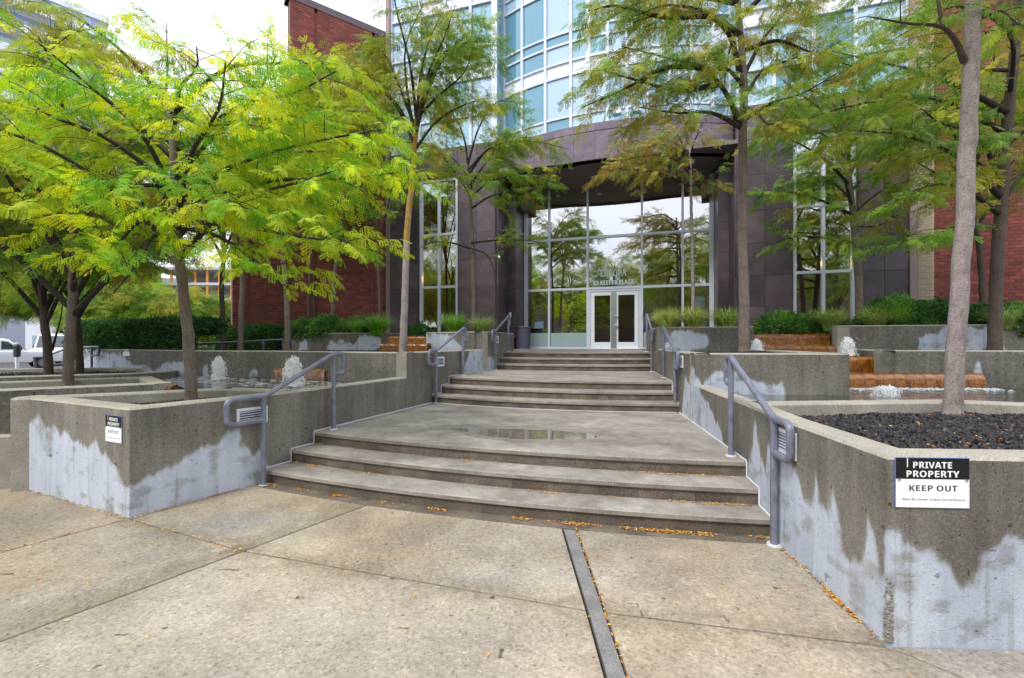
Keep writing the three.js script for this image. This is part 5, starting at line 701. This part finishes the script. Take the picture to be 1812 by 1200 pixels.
[[-38, 41, 11.5, 5, 'dark street tree above the bonnet of the silver pickup'], [-50, 43, 12, 5.4, 'dark street tree at the tail of the silver pickup'], [-44, 44, 12, 5.2, 'tall street tree behind the pickup and the meter'], [-21.5, 25, 5.4, 2.2, 'low street tree between the leaning tree and the traffic signal'], [-19.2, 25.5, 4.9, 2.2, 'bushy low street tree behind the middle of the hedge'], [-17.4, 27, 4.6, 1.5, 'small conical street tree beside the brick wing']].forEach(([x, d, h, R, l], i) => streetTree(l, x, d, h, R, 'green', 300 + i, 1.2));

// ================================================================ SHRUBS, HEDGE, GRASSES, FALLEN LEAVES
function leafBall(seed, n, R, s) { const r = rng(seed), pos = [], idx = []; for (let i = 0; i < n; i++) { const d = V(r() - 0.5, r() - 0.35, r() - 0.5).normalize(), c = d.clone().multiplyScalar(R * (0.4 + 0.6 * r())), u = V(r() - 0.5, r() - 0.2, r() - 0.5).add(d).normalize(), w = u.clone().cross(V(r() - 0.5, r() - 0.5, r() - 0.5)).normalize(), b = pos.length / 3; for (const p of [c, c.clone().addScaledVector(u, s * 0.5).addScaledVector(w, s * 0.26), c.clone().addScaledVector(u, s), c.clone().addScaledVector(u, s * 0.5).addScaledVector(w, -s * 0.26)]) pos.push(p.x, p.y, p.z); idx.push(b, b + 1, b + 2, b, b + 2, b + 3); } const g = new THREE.BufferGeometry(); g.setAttribute('position', new THREE.Float32BufferAttribute(pos, 3)); g.setIndex(idx); g.computeVertexNormals(); return g; }
const BALL = leafBall(9, 60, 0.12, 0.06);
function bush(name, label, category, pts, cols, seed, group, s = 1) { // pts: world positions of leaf clusters
  const c = pts[0], t = thing(name, label, category, [c.x, c.y, c.z], group), r = rng(seed), im = new THREE.InstancedMesh(BALL, M.leaf, pts.length), m = new THREE.Matrix4(), q = new THREE.Quaternion(), e = new THREE.Euler();
  const box3 = new THREE.Box3().setFromPoints(pts), base = V((box3.min.x + box3.max.x) / 2, box3.min.y, (box3.min.z + box3.max.z) / 2); t.position.copy(base);
  pts.forEach((p, i) => { e.set(r() * 6, r() * 6, r() * 6); q.setFromEuler(e); const k = s * (0.8 + 0.5 * r()); m.compose(p.clone().sub(base), q, V(k, k, k)); im.setMatrixAt(i, m); const cc = cols[Math.floor(r() * cols.length)], v = 0.75 + 0.5 * r(); im.setColorAt(i, new THREE.Color().setRGB(cc[0] * v, cc[1] * v, cc[2] * v)); }); im.name = 'foliage'; im.userData.kind = 'stuff'; shade(im); t.add(im);
  const st = []; for (let i = 0; i < 9; i++) { const p = pts[Math.floor(r() * pts.length)].clone().sub(base), f = V(p.x * 0.7, -0.06, p.z * 0.7); st.push(tube([f, p.clone().multiplyScalar(0.5).add(f.clone().multiplyScalar(0.5)), p], 0.008, 5)); } part(t, 'stems', merge(st), M.twig); return t;
}
const GREEN = [[0.1, 0.26, 0.05], [0.14, 0.34, 0.05], [0.07, 0.19, 0.045], [0.2, 0.4, 0.06]], DGREEN = [[0.06, 0.17, 0.035], [0.09, 0.23, 0.045], [0.04, 0.12, 0.035]];
function mound(c, H, rx, ry, rz, n, seed) { const r = rng(seed), o = []; while (o.length < n) { const a = r() * 6.283, el = Math.asin(r()), k = (0.72 + 0.3 * r()) * (0.85 + 0.3 * fbm(a * 1.5 + seed, el * 3, 2)); o.push(V(c[0] + Math.cos(a) * Math.cos(el) * rx * k, H + Math.sin(el) * ry * k, -c[1] + Math.sin(a) * Math.cos(el) * rz * k)); } return o; }
const atd = (px, d) => [(px - CX) / F * d, d];
for (const [px, d, H, rx, ry, cols, l, n] of [[538, 13.3, 1.78, 0.42, 0.42, GREEN, 'low leafy shrub at the end of the upper left planter', 260], [578, 13.3, 1.8, 0.55, 0.5, GREEN, 'rounded leafy shrub beside the long green grass', 330], [632, 13.6, 1.8, 0.5, 0.5, GREEN, 'leafy shrub behind the long green grass', 250], [740, 13.4, 1.7, 0.4, 0.35, DGREEN, 'dark low shrub under the left granite window', 170], [1385, 10.3, 1.82, 0.55, 0.38, GREEN, 'low dense shrub under the right granite window', 330], [1430, 10.0, 1.82, 0.42, 0.32, GREEN, 'small leafy shrub next to the pale grass under the window', 220], [1590, 9.5, 1.84, 0.75, 0.62, GREEN, 'large rounded shrub behind the pale grey trunk', 560], [1655, 9.3, 1.84, 0.6, 0.56, DGREEN, 'dark green shrub beside the large rounded shrub', 420], [1720, 9.0, 1.84, 0.45, 0.4, DGREEN, 'dark shrub between two trunks on the right', 280], [1800, 8.6, 1.84, 0.55, 0.4, GREEN, 'light green shrub at the far right planter', 300]])
  bush('shrub', l, 'shrub', mound(atd(px, d), H, rx, ry, rx * 0.8, n, px), cols, px, 'shrubs in the upper planters', 1.05);
{ // clipped hedges
  const hedge = (label, A, B, H0, H1, w, n, seed) => { const r = rng(seed), o = []; const nx = B[1] - A[1], ny = -(B[0] - A[0]), l = Math.hypot(nx, ny); for (let i = 0; i < n; i++) { const t = r(), k = (r() - 0.3) * w, top = r() < 0.4, h = top ? H1 + (r() - 0.5) * 0.07 : lerp(H0, H1, r()), side = top ? k : -w * 0.3 + (r() - 0.5) * 0.1; o.push(V(lerp(A[0], B[0], t) - nx / l * side, h, -(lerp(A[1], B[1], t) - ny / l * side))); } bush('hedge', label, 'hedge', o, DGREEN, seed, 'clipped hedges', 1.25); };
  hedge('long clipped dark hedge above the wall with the distant sign', [-12.2, 12.9], [-7.3, 10.6], 1.3, 2.0, 0.9, 2300, 91);
  hedge('clipped hedge behind the ramp rail at the foot of the brick wing', [-9.2, 14.6], [-6.9, 13.7], 1.3, 1.95, 0.8, 900, 92);
}
// arching ornamental grasses, blade by blade
function grassClump(label, c, H, R, h, n, cols, seed) {
  const r = rng(seed), pos = [], col = [], idx = []; for (let i = 0; i < n; i++) {
    const a = r() * 6.283, k = Math.sqrt(r()), lean = 0.25 + 0.9 * r() * (0.4 + 0.6 * k), L = h * (0.75 + 0.65 * r()), o = V(Math.cos(a) * R * 0.25 * k, 0, Math.sin(a) * R * 0.25 * k), dir = V(Math.cos(a + (r() - 0.5)), 0, Math.sin(a + (r() - 0.5))), sd = V(-dir.z, 0, dir.x), w = 0.005 + 0.005 * r(), cc = cols[Math.floor(r() * cols.length)], v = 0.75 + 0.5 * r(), b0 = pos.length / 3;
    for (let j = 0; j <= 5; j++) { const f = j / 5, ww = w * (1 - f * 0.9), out = lean * L * (0.25 * f + 0.75 * f * f) * (R / h) * 0.9, y = L * (f - 0.62 * lean * f * f * f); for (const s of [-1, 1]) { pos.push(o.x + dir.x * out + sd.x * ww * s, y, o.z + dir.z * out + sd.z * ww * s); col.push(cc[0] * v, cc[1] * v, cc[2] * v); } if (j) { const p = b0 + j * 2; idx.push(p - 2, p - 1, p, p - 1, p + 1, p); } }
  }
  const g = new THREE.BufferGeometry(); g.setAttribute('position', new THREE.Float32BufferAttribute(pos, 3)); g.setAttribute('color', new THREE.Float32BufferAttribute(col, 3)); g.setIndex(idx); g.computeVertexNormals();
  const m = piece('ornamental_grass', label, 'grass', g, M.blade, 'ornamental grass clumps'); m.position.set(c[0], H - 0.04, -c[1]); return m;
}
M.blade = std({ vertexColors: true, roughness: 0.6, transmission: 0.3, thickness: 0 });
const GG = [[0.2, 0.5, 0.03], [0.28, 0.58, 0.04], [0.13, 0.38, 0.03], [0.4, 0.6, 0.06]], YG = [[0.58, 0.64, 0.14], [0.66, 0.67, 0.18], [0.42, 0.56, 0.1], [0.7, 0.64, 0.24], [0.32, 0.5, 0.08]], PG = [[0.42, 0.55, 0.13], [0.3, 0.5, 0.09], [0.54, 0.6, 0.2]];
grassClump('long bright green grass arching over the upper left planter wall', atd(668, 12.75), 1.84, 0.75, 0.62, 900, GG, 1); grassClump('tuft of bright green grass near the two step cascade', atd(632, 12.9), 1.84, 0.5, 0.5, 500, GG, 2);
grassClump('tall bright green grass below the slender tree by the top steps', atd(803, 12.2), 1.84, 0.62, 0.62, 800, GG, 3); grassClump('pale green grass leaning over the top left handrail', atd(852, 11.7), 1.84, 0.55, 0.5, 700, PG, 4);
grassClump('yellow green grass spilling over the wall behind the top right rail', atd(1180, 10.15), 1.9, 0.55, 0.52, 1000, YG, 5); grassClump('yellow green grass in the middle of the clump row above the oval patch', atd(1228, 10.05), 1.9, 0.55, 0.54, 1000, YG, 6); grassClump('greener grass next to the forked trunk above the oval patch', atd(1285, 9.95), 1.9, 0.52, 0.52, 900, [...YG, ...GG], 7);
grassClump('pale grass beneath the tall granite window', atd(1470, 9.6), 1.88, 0.6, 0.5, 900, PG, 8); grassClump('pale yellow grass at the foot of the leaning slim tree', atd(1548, 9.2), 1.88, 0.5, 0.48, 800, [...PG, ...YG], 9); grassClump('long dark green grass before the large rounded shrub', atd(1585, 9.15), 1.88, 0.55, 0.55, 700, GG, 10); grassClump('soft green grass at the right edge behind the dark trunk', atd(1775, 8.4), 1.88, 0.55, 0.42, 600, PG, 11);
// fallen leaflets: along the risers, the wall feet and the sealed joint
{
  const r = rng(55), spots = []; const add = (p, H) => spots.push([p[0], H, p[1]]);
  const drift = (s, H, off, a, b, n) => { for (let i = 0; i < n; i++) { const q = lerp(a, b, r() ** 1.2 > 0.5 ? r() : 0.5 + (r() - 0.5) * r()), t = q * s.len, bo = s.bow * 4 * q * (1 - q) + off + Math.abs(r() + r() - 1) * 0.07; add([s.L[0] + s.u[0] * t + s.n[0] * bo, s.L[1] + s.u[1] * t + s.n[1] * bo], H); } };
  for (const [a, b, n] of [[0.0, 0.06, 60], [0.1, 0.14, 40], [0.2, 0.24, 90], [0.3, 0.36, 30], [0.42, 0.46, 40], [0.58, 0.62, 50], [0.64, 0.74, 130], [0.76, 0.92, 300], [0.96, 1.0, 40]]) drift(STEP[0], 0.009, 0.01, a, b, n);
  for (const [k, l] of [[1, [[0.0, 0.03, 30], [0.06, 0.1, 50], [0.2, 0.3, 25], [0.5, 0.8, 60], [0.85, 1, 110]]], [2, [[0, 0.04, 30], [0.3, 0.6, 30], [0.75, 1, 110]]], [4, [[0.2, 0.5, 40], [0.6, 0.8, 60]]], [5, [[0.3, 0.8, 40]]], [3, [[0.5, 0.7, 20]]], [7, [[0.4, 0.9, 20]]]]) for (const [a, b, n] of l) drift(STEP[k], STEP[k].H - 0.146, 0.0, a, b, n);
  const foot = (A, B, n, H = 0.004, w = 0.05, sg = 1) => { const nx = B[1] - A[1], ny = -(B[0] - A[0]), l = Math.hypot(nx, ny); for (let i = 0; i < n; i++) { const t = r(), k = r() * r() * w * sg; add([lerp(A[0], B[0], t) + nx / l * k, lerp(A[1], B[1], t) + ny / l * k], H); } };
  foot(leftWall[0], leftWall[1], 110); foot([-5.46, 5], leftWall[0], 130); foot(rightWall[0], rightWall[1], 110, 0.004, -0.05); foot([2.0, 2.62], [2.04, 2.9], 60, 0.004, -0.05); foot([0.545, 1.6], [0.545, 4.0], 120, 0.002, 0.02); foot(jointB[0], jointB[1], 40); foot([-3.47, 4.1], [-3.9, 3.44], 40);
  for (let i = 0; i < 70; i++) add([lerp(-3.4, 2, r()), lerp(1.4, 4.2, r())], 0.003);
  for (let i = 0; i < 90; i++) add([lerp(2.5, 4.6, r()), lerp(2.7, 4.5, r())], 0.91);
  for (let i = 0; i < 30; i++) add([lerp(-2, 2.4, r()), lerp(5.8, 7.4, r())], 0.453);
  const g = new THREE.BufferGeometry(); g.setAttribute('position', new THREE.Float32BufferAttribute([0, 0, -0.011, 0.0045, 0.002, 0, 0, 0, 0.011, -0.0045, 0.002, 0], 3)); g.setIndex([0, 2, 1, 0, 3, 2]); g.computeVertexNormals();
  const im = new THREE.InstancedMesh(g, std({ color: 0xffffff, roughness: 0.7 }), spots.length), m = new THREE.Matrix4(), q = new THREE.Quaternion(), e = new THREE.Euler(), tones = [[0.62, 0.24, 0.02], [0.7, 0.36, 0.03], [0.5, 0.16, 0.02], [0.72, 0.5, 0.06], [0.3, 0.1, 0.02]];
  spots.forEach((s, i) => { e.set((r() - 0.5) * 0.9, r() * 6.28, (r() - 0.5) * 0.9); q.setFromEuler(e); const k = 0.8 + r() * 0.7; m.compose(V(s[0], s[1] + 0.003 + r() * 0.006, -s[2]), q, V(k, k, k)); im.setMatrixAt(i, m); const c = tones[Math.floor(r() * 5)]; im.setColorAt(i, new THREE.Color().setRGB(...c)); });
  im.name = 'fallen_leaflets'; im.userData = { label: 'orange and yellow fallen leaflets along step and wall feet', category: 'leaves', kind: 'stuff' }; shade(im); scene.add(im);
}

// ================================================================ STREET BEYOND THE LEFT PLANTERS
M.tyre = std({ color: lin(0.015, 0.015, 0.016), roughness: 0.9 }); M.carGlass = std({ color: lin(0.04, 0.055, 0.065), roughness: 0.05, clearcoat: 1, clearcoatRoughness: 0.02 }); M.hub = std({ color: lin(0.4, 0.4, 0.42), roughness: 0.3, metalness: 0.8 });
const paint = (r, g, b) => std({ color: lin(r, g, b), roughness: 0.3, metalness: 0.15, clearcoat: 1, clearcoatRoughness: 0.05 });
function profile(pts, width, bev = 0.05) { const s = new THREE.Shape(pts.map((p) => new THREE.Vector2(...p))), g = new THREE.ExtrudeGeometry(s, { depth: width - 2 * bev, bevelEnabled: true, bevelSize: bev, bevelThickness: bev, bevelOffset: -bev, bevelSegments: 3 }); g.translate(0, 0, -width / 2 + bev); return toCreasedNormals(plain(g), 0.6); }
function vehicle(name, label, pos, turn, body, cabin, glassSide, opts, group) {     // local x forward
  const t = thing(name, label, opts.category || 'car', [pos[0], 0.0, -pos[1]], group); t.rotation.y = turn; const w = opts.w || 1.85, m = opts.paint;
  part(t, 'body', profile(body, w, 0.07), m); if (cabin) part(t, 'cabin', profile(cabin, w - 0.16, 0.08), m);
  for (const g of glassSide) for (const s of [-1, 1]) { const q = profile(g, 0.02, 0.004); q.translate(0, 0, s * ((opts.gw ?? w - 0.16) / 2 + 0.002)); part(t, 'side_window', q, M.carGlass); }
  for (const [x0, y0, x1, y1] of opts.ends || []) { const l = Math.hypot(x1 - x0, y1 - y0), g = box(l, 0.02, (opts.gw ?? w - 0.16) - 0.22); g.rotateZ(Math.atan2(y1 - y0, x1 - x0)); g.translate((x0 + x1) / 2, (y0 + y1) / 2, 0); part(t, 'windscreen', g, M.carGlass); }
  for (const x of opts.axles) for (const s of [-1, 1]) { const R = opts.R || 0.36, ty = new THREE.CylinderGeometry(R, R, 0.22, 26); ty.rotateX(Math.PI / 2); ty.translate(x, R, s * (w / 2 - 0.1)); const wh = part(t, 'wheel', ty, M.tyre), hb = new THREE.CylinderGeometry(R * 0.62, R * 0.62, 0.03, 20); hb.rotateX(Math.PI / 2); hb.translate(x, R, s * (w / 2 + 0.015)); part(wh, 'rim', hb, M.hub); }
  const xr = opts.rear, xf = opts.front; for (const s of [-1, 1]) { part(t, 'tail_light', rbox(0.06, 0.34, 0.16, 0.02, xr - 0.005, opts.ly || 0.95, s * (w / 2 - 0.13)), std({ color: lin(0.55, 0.02, 0.02), roughness: 0.25, clearcoat: 1 })); part(t, 'headlight', rbox(0.06, 0.16, 0.3, 0.02, xf + 0.003, (opts.ly || 0.95) - 0.1, s * (w / 2 - 0.24)), M.white); }
  part(t, 'bumper', rbox(0.14, 0.2, w - 0.06, 0.05, xr - 0.03, 0.5, 0), M.steel); part(t, 'bumper', rbox(0.14, 0.22, w - 0.06, 0.05, xf + 0.03, 0.48, 0), M.steel);
  for (const s of [-1, 1]) part(t, 'wing_mirror', rbox(0.12, 0.16, 0.2, 0.04, opts.mx, opts.my, s * (w / 2 + 0.06)), M.dark); return t;
}
vehicle('pickup_truck', 'silver pickup truck with a canopy parked behind the parking meter', [-30.2, 26.6], 0.95,
  [[-2.75, 0.45], [-2.75, 1.12], [0.9, 1.12], [1.0, 1.1], [2.5, 1.02], [2.72, 0.9], [2.75, 0.45], [2.2, 0.4], [1.95, 0.72], [1.45, 0.72], [1.2, 0.4], [-1.25, 0.4], [-1.5, 0.75], [-2.0, 0.75], [-2.25, 0.42]],
  [[-2.7, 1.06], [-2.6, 1.72], [-2.2, 1.82], [0.0, 1.84], [0.3, 1.78], [1.05, 1.06]], [[[-2.45, 1.2], [-2.38, 1.66], [-1.1, 1.7], [-1.1, 1.2]], [[-0.95, 1.2], [-0.9, 1.7], [-0.1, 1.7], [-0.1, 1.2]], [[0.0, 1.2], [0.0, 1.68], [0.25, 1.64], [0.72, 1.2]]],
  { paint: paint(0.8, 0.82, 0.86), w: 1.95, axles: [-1.75, 1.7], R: 0.38, rear: -2.78, front: 2.76, mx: 0.75, my: 1.22, ends: [[0.36, 1.76, 1.04, 1.1], [-2.73, 1.14, -2.64, 1.66]], category: 'truck' });
vehicle('delivery_van', 'white delivery van parked beyond the leaning dark tree', [-33.2, 33.5], -1.1,
  [[-2.4, 0.4], [-2.4, 2.1], [-2.2, 2.25], [0.9, 2.25], [1.3, 2.1], [1.9, 1.25], [2.5, 1.1], [2.6, 0.5], [2.2, 0.4], [1.95, 0.72], [1.5, 0.72], [1.25, 0.4], [-1.15, 0.4], [-1.4, 0.72], [-1.9, 0.72], [-2.1, 0.4]], null, [[[0.5, 1.3], [0.5, 1.95], [1.15, 1.95], [1.6, 1.3]]],
  { paint: paint(0.84, 0.85, 0.88), w: 1.95, gw: 1.95, axles: [-1.65, 1.72], rear: -2.42, front: 2.6, mx: 1.5, my: 1.35, ends: [[1.36, 2.06, 1.92, 1.26]], category: 'van' });
for (const [px, d, l, c] of [[238, 27, 'parked blue grey car seen over the hedge nearest the van', [0.2, 0.25, 0.34]], [262, 28, 'parked dark car seen over the middle of the hedge', [0.05, 0.06, 0.07]], [290, 29, 'parked charcoal car seen over the right of the hedge', [0.09, 0.1, 0.11]]])
  vehicle('parked_car', l, [...atd(px, d)], 0.5, [[-2.2, 0.4], [-2.2, 0.9], [-1.7, 0.98], [1.0, 1.0], [2.1, 0.86], [2.25, 0.45], [1.8, 0.4], [1.6, 0.68], [1.15, 0.68], [0.95, 0.4], [-1.0, 0.4], [-1.2, 0.68], [-1.65, 0.68], [-1.85, 0.4]], [[-1.9, 0.94], [-1.3, 1.5], [-0.9, 1.62], [0.3, 1.62], [1.15, 0.94]], [[[-1.4, 1.02], [-1.1, 1.44], [-0.4, 1.5], [-0.4, 1.02]], [[-0.3, 1.02], [-0.3, 1.5], [0.25, 1.48], [0.75, 1.02]]], { paint: paint(...c), w: 1.8, axles: [-1.42, 1.38], R: 0.33, rear: -2.2, front: 2.22, mx: 0.7, my: 1.08, ly: 0.78, ends: [[0.36, 1.55, 1.1, 1.0]] }, 'cars parked along the far kerb');
{ const p = atd(30, 14), t = thing('parking_meter', 'grey parking meter standing before the silver pickup', 'parking meter', [p[0], 0, -p[1]]); part(t, 'pole', tube([V(0, 0, 0), V(0, 1.15, 0)], 0.045, 10), M.alu); part(t, 'head', rbox(0.16, 0.4, 0.14, 0.06, 0, 1.34, 0), M.dark); part(t, 'dome', new THREE.SphereGeometry(0.075, 16, 10).translate(0, 1.53, 0), std({ color: lin(0.3, 0.32, 0.34), roughness: 0.3, metalness: 0.5 })); }
// ramp rails
function ramp(label, pts, posts) { const t = thing('ramp_rail', label, 'railing', [0, 0, 0], 'ramp railings'), m = std({ color: lin(0.12, 0.13, 0.17), roughness: 0.4 }); part(t, 'rail', tube(pts, 0.03, 8), m); for (const [a, b] of posts) part(t, 'post', tube([a, b], 0.028, 8), m); return t; }
ramp('long ramp rail running up to the upper left planter', [at(345, 609, 11.6), at(430, 605, 12.2), at(501, 601, 12.7)], [[at(466, 603, 12.4), at(466, 620, 12.4)], [at(501, 601, 12.7), at(501, 620, 12.7)], [at(392, 607, 11.9), at(392, 620, 11.9)]]);
ramp('looped rail on the wall behind the leaning dark tree', [at(138, 626, 11.9), at(150, 614, 11.7), at(174, 614, 11.4), at(176, 620, 11.4), at(174, 629, 11.4), at(163, 629, 11.5)], [[at(162, 614, 11.5), V(at(162, 614, 11.5).x, 0.0, -11.5)]]);
ramp('low rail sloping down towards the pickup', [at(62, 650, 13), at(60, 632, 13), at(80, 631, 13), at(120, 616, 12.6)], [[at(62, 640, 13), V(at(62, 640, 13).x, 0, -13)]]);
// far buildings
const winM = std({ color: lin(0.25, 0.36, 0.48), roughness: 0.1, clearcoat: 1 });
{ const t = thing('apartment_tower', 'grey blue apartment tower with balconies seen above the left trees', 'building', [-71, 0, -60], null), wl = std({ color: lin(0.36, 0.38, 0.46), roughness: 0.7 }), H = 47; t.rotation.y = 0.85;
  part(t, 'wall', box(24, H, 14, 0, H / 2, 0), wl); part(t, 'roof_parapet', box(24.6, 0.9, 14.6, 0, H + 0.45, 0), M.spandrel); part(t, 'lift_house', box(5, 3, 5, 5, H + 2.4, 0), wl); part(t, 'roof_vent', new THREE.CylinderGeometry(0.5, 0.5, 2.4, 12).translate(1, H + 2.1, 4), M.dark);
  for (let f = 6; f < 15; f++) { const y = 2 + f * 3.05; part(t, 'balcony', box(9.4, 1.0, 1.7, 5.8, y - 0.3, 7.9), M.spandrel); for (const x of [-10, -6.6, -3.2, 0.2]) { const w = part(t, 'window', box(2.7, 2.0, 0.12, x, y + 0.8, 7.05), M.spandrel); part(w, 'pane', box(2.3, 1.7, 0.06, x, y + 0.8, 7.12), winM); } for (const x of [3.2, 6.2, 9.2]) part(t, 'window', box(2.4, 2.1, 0.1, x, y + 1.1, 7.05), winM); part(t, 'floor_band', box(24.2, 0.3, 0.3, 0, y - 0.9, 7.1), M.spandrel); } }
{ const t = thing('building_under_construction', 'concrete frame building with orange props and a blue tarp far down the street', 'building', [-50, 0, -76]), or = std({ color: lin(0.62, 0.24, 0.04), roughness: 0.7 }), sl = std({ color: lin(0.5, 0.49, 0.5), roughness: 0.85 });
  for (let f = 0; f < 6; f++) { part(t, 'floor_slab', box(16, 0.4, 10, 0, 1.0 + f * 2.45, 0), sl); if (f < 5) { part(t, 'rear_panel', box(15, 2.0, 0.3, 0, 2.25 + f * 2.45, -3), f % 2 ? M.spandrel : sl); for (let i = 0; i < 9; i++) part(t, 'prop', box(0.28, 2.05, 0.28, -7.6 + i * 1.9, 2.225 + f * 2.45, 4.6), or); } }
  part(t, 'tarp', box(9, 2.2, 0.15, -1, 7.1, 5.2), std({ color: lin(0.03, 0.16, 0.62), roughness: 0.6 })); }
{ const t = thing('white_offices', 'white office block seen between the street trees', 'building', [-66, 0, -84]); part(t, 'wall', box(26, 13, 8, 0, 6.5, 0), M.spandrel); for (let f = 1; f < 4; f++) for (let i = 0; i < 8; i++) part(t, 'window', box(2.2, 1.6, 0.1, -11 + i * 3.1, f * 3.1 + 1, 4.05), winM); }
{ const t = thing('corner_shop', 'low white corner shop with a pale sign band behind the hedge', 'shop', [-48, 0, -55]); part(t, 'wall', box(16, 4.6, 6, 0, 2.3, 0), M.spandrel); part(t, 'sign_band', box(10, 0.9, 0.2, 0, 3.4, 3.1), M.white); for (let i = 0; i < 5; i++) part(t, 'window', box(2.2, 1.6, 0.1, -6 + i * 3, 1.6, 3.05), winM); }
for (const [x, d, H, w, c, l] of [[-15, -34, 9, 60, [0.09, 0.07, 0.06], 'brown brick block across the road mirrored in the glass'], [30, -30, 8, 26, [0.1, 0.095, 0.1], 'grey block across the road mirrored in the glass']]) { const t = thing('street_block', l, 'building', [x, 0, -d]); part(t, 'wall', box(w, H, 10, 0, H / 2, 0), std({ color: lin(...c), roughness: 0.8 })); for (let f = 0; f < 3; f++) for (let i = 0; i < 8; i++) part(t, 'window', box(1.6, 1.4, 0.1, -w / 2 + 2 + i * (w - 4) / 7, 1.6 + f * 2.6, -5.05), winM); }
// signals and street banners
{ const p = at(212, 581, 30), t = thing('traffic_light', 'traffic signal showing red above the hedge beside the van', 'traffic light', [p.x, 0, p.z]), q = at(374, 593, 34), u = thing('traffic_light', 'traffic signal showing amber under the street banners', 'traffic light', [q.x, 0, q.z]);
  for (const [g, y, c] of [[t, p.y, [1, 0.06, 0.02]], [u, q.y, [1, 0.3, 0.04]]]) { part(g, 'pole', tube([V(0, 0, 0), V(0, y + 0.6, 0)], 0.06, 8), M.dark); part(g, 'signal_head', rbox(0.4, 1.1, 0.3, 0.05, 0, y - 0.25, 0.12), M.dark); part(g, 'lit_lens', new THREE.CylinderGeometry(0.15, 0.15, 0.06, 18).rotateX(Math.PI / 2).translate(0, y, 0.3), new THREE.MeshStandardMaterial({ color: lin(...c), emissive: lin(...c), emissiveIntensity: 2.5 })); const L = new THREE.PointLight(lin(...c), 0.5, 6); L.castShadow = true; L.position.set(0, y, 0.42); g.add(L); } }
{ const p = at(370, 575, 33), t = thing('banner_pole', 'green street pole with two pink banners beside the brick wing', 'pole', [p.x, 0, p.z]); part(t, 'pole', tube([V(0, 0, 0), V(0, 4.6, 0)], 0.07, 8), std({ color: lin(0.02, 0.16, 0.14), roughness: 0.5 })); for (const s of [-1, 1]) part(t, 'banner', box(0.4, 0.72, 0.03, s * 0.42, 2.75, 0), std({ color: lin(0.6, 0.36, 0.46), roughness: 0.7 })); part(t, 'arm', box(1.4, 0.05, 0.05, 0, 3.15, 0), M.dark); }

// ================================================================ settle group origins at each thing's base
for (const o of [...scene.children]) if (o.isGroup && o.position.lengthSq() === 0 && o.children.length) {
  const b = new THREE.Box3().setFromObject(o); if (b.isEmpty()) continue; const c = V((b.min.x + b.max.x) / 2, b.min.y, (b.min.z + b.max.z) / 2); o.position.copy(c); for (const k of o.children) k.position.sub(c);
}
{ const n = {}; let k = 0; scene.traverse((o) => { if (o.isMesh) k++; }); console.log('meshes', k, 'sprays', COUNT.sprays); }
renderer.render(scene, camera);
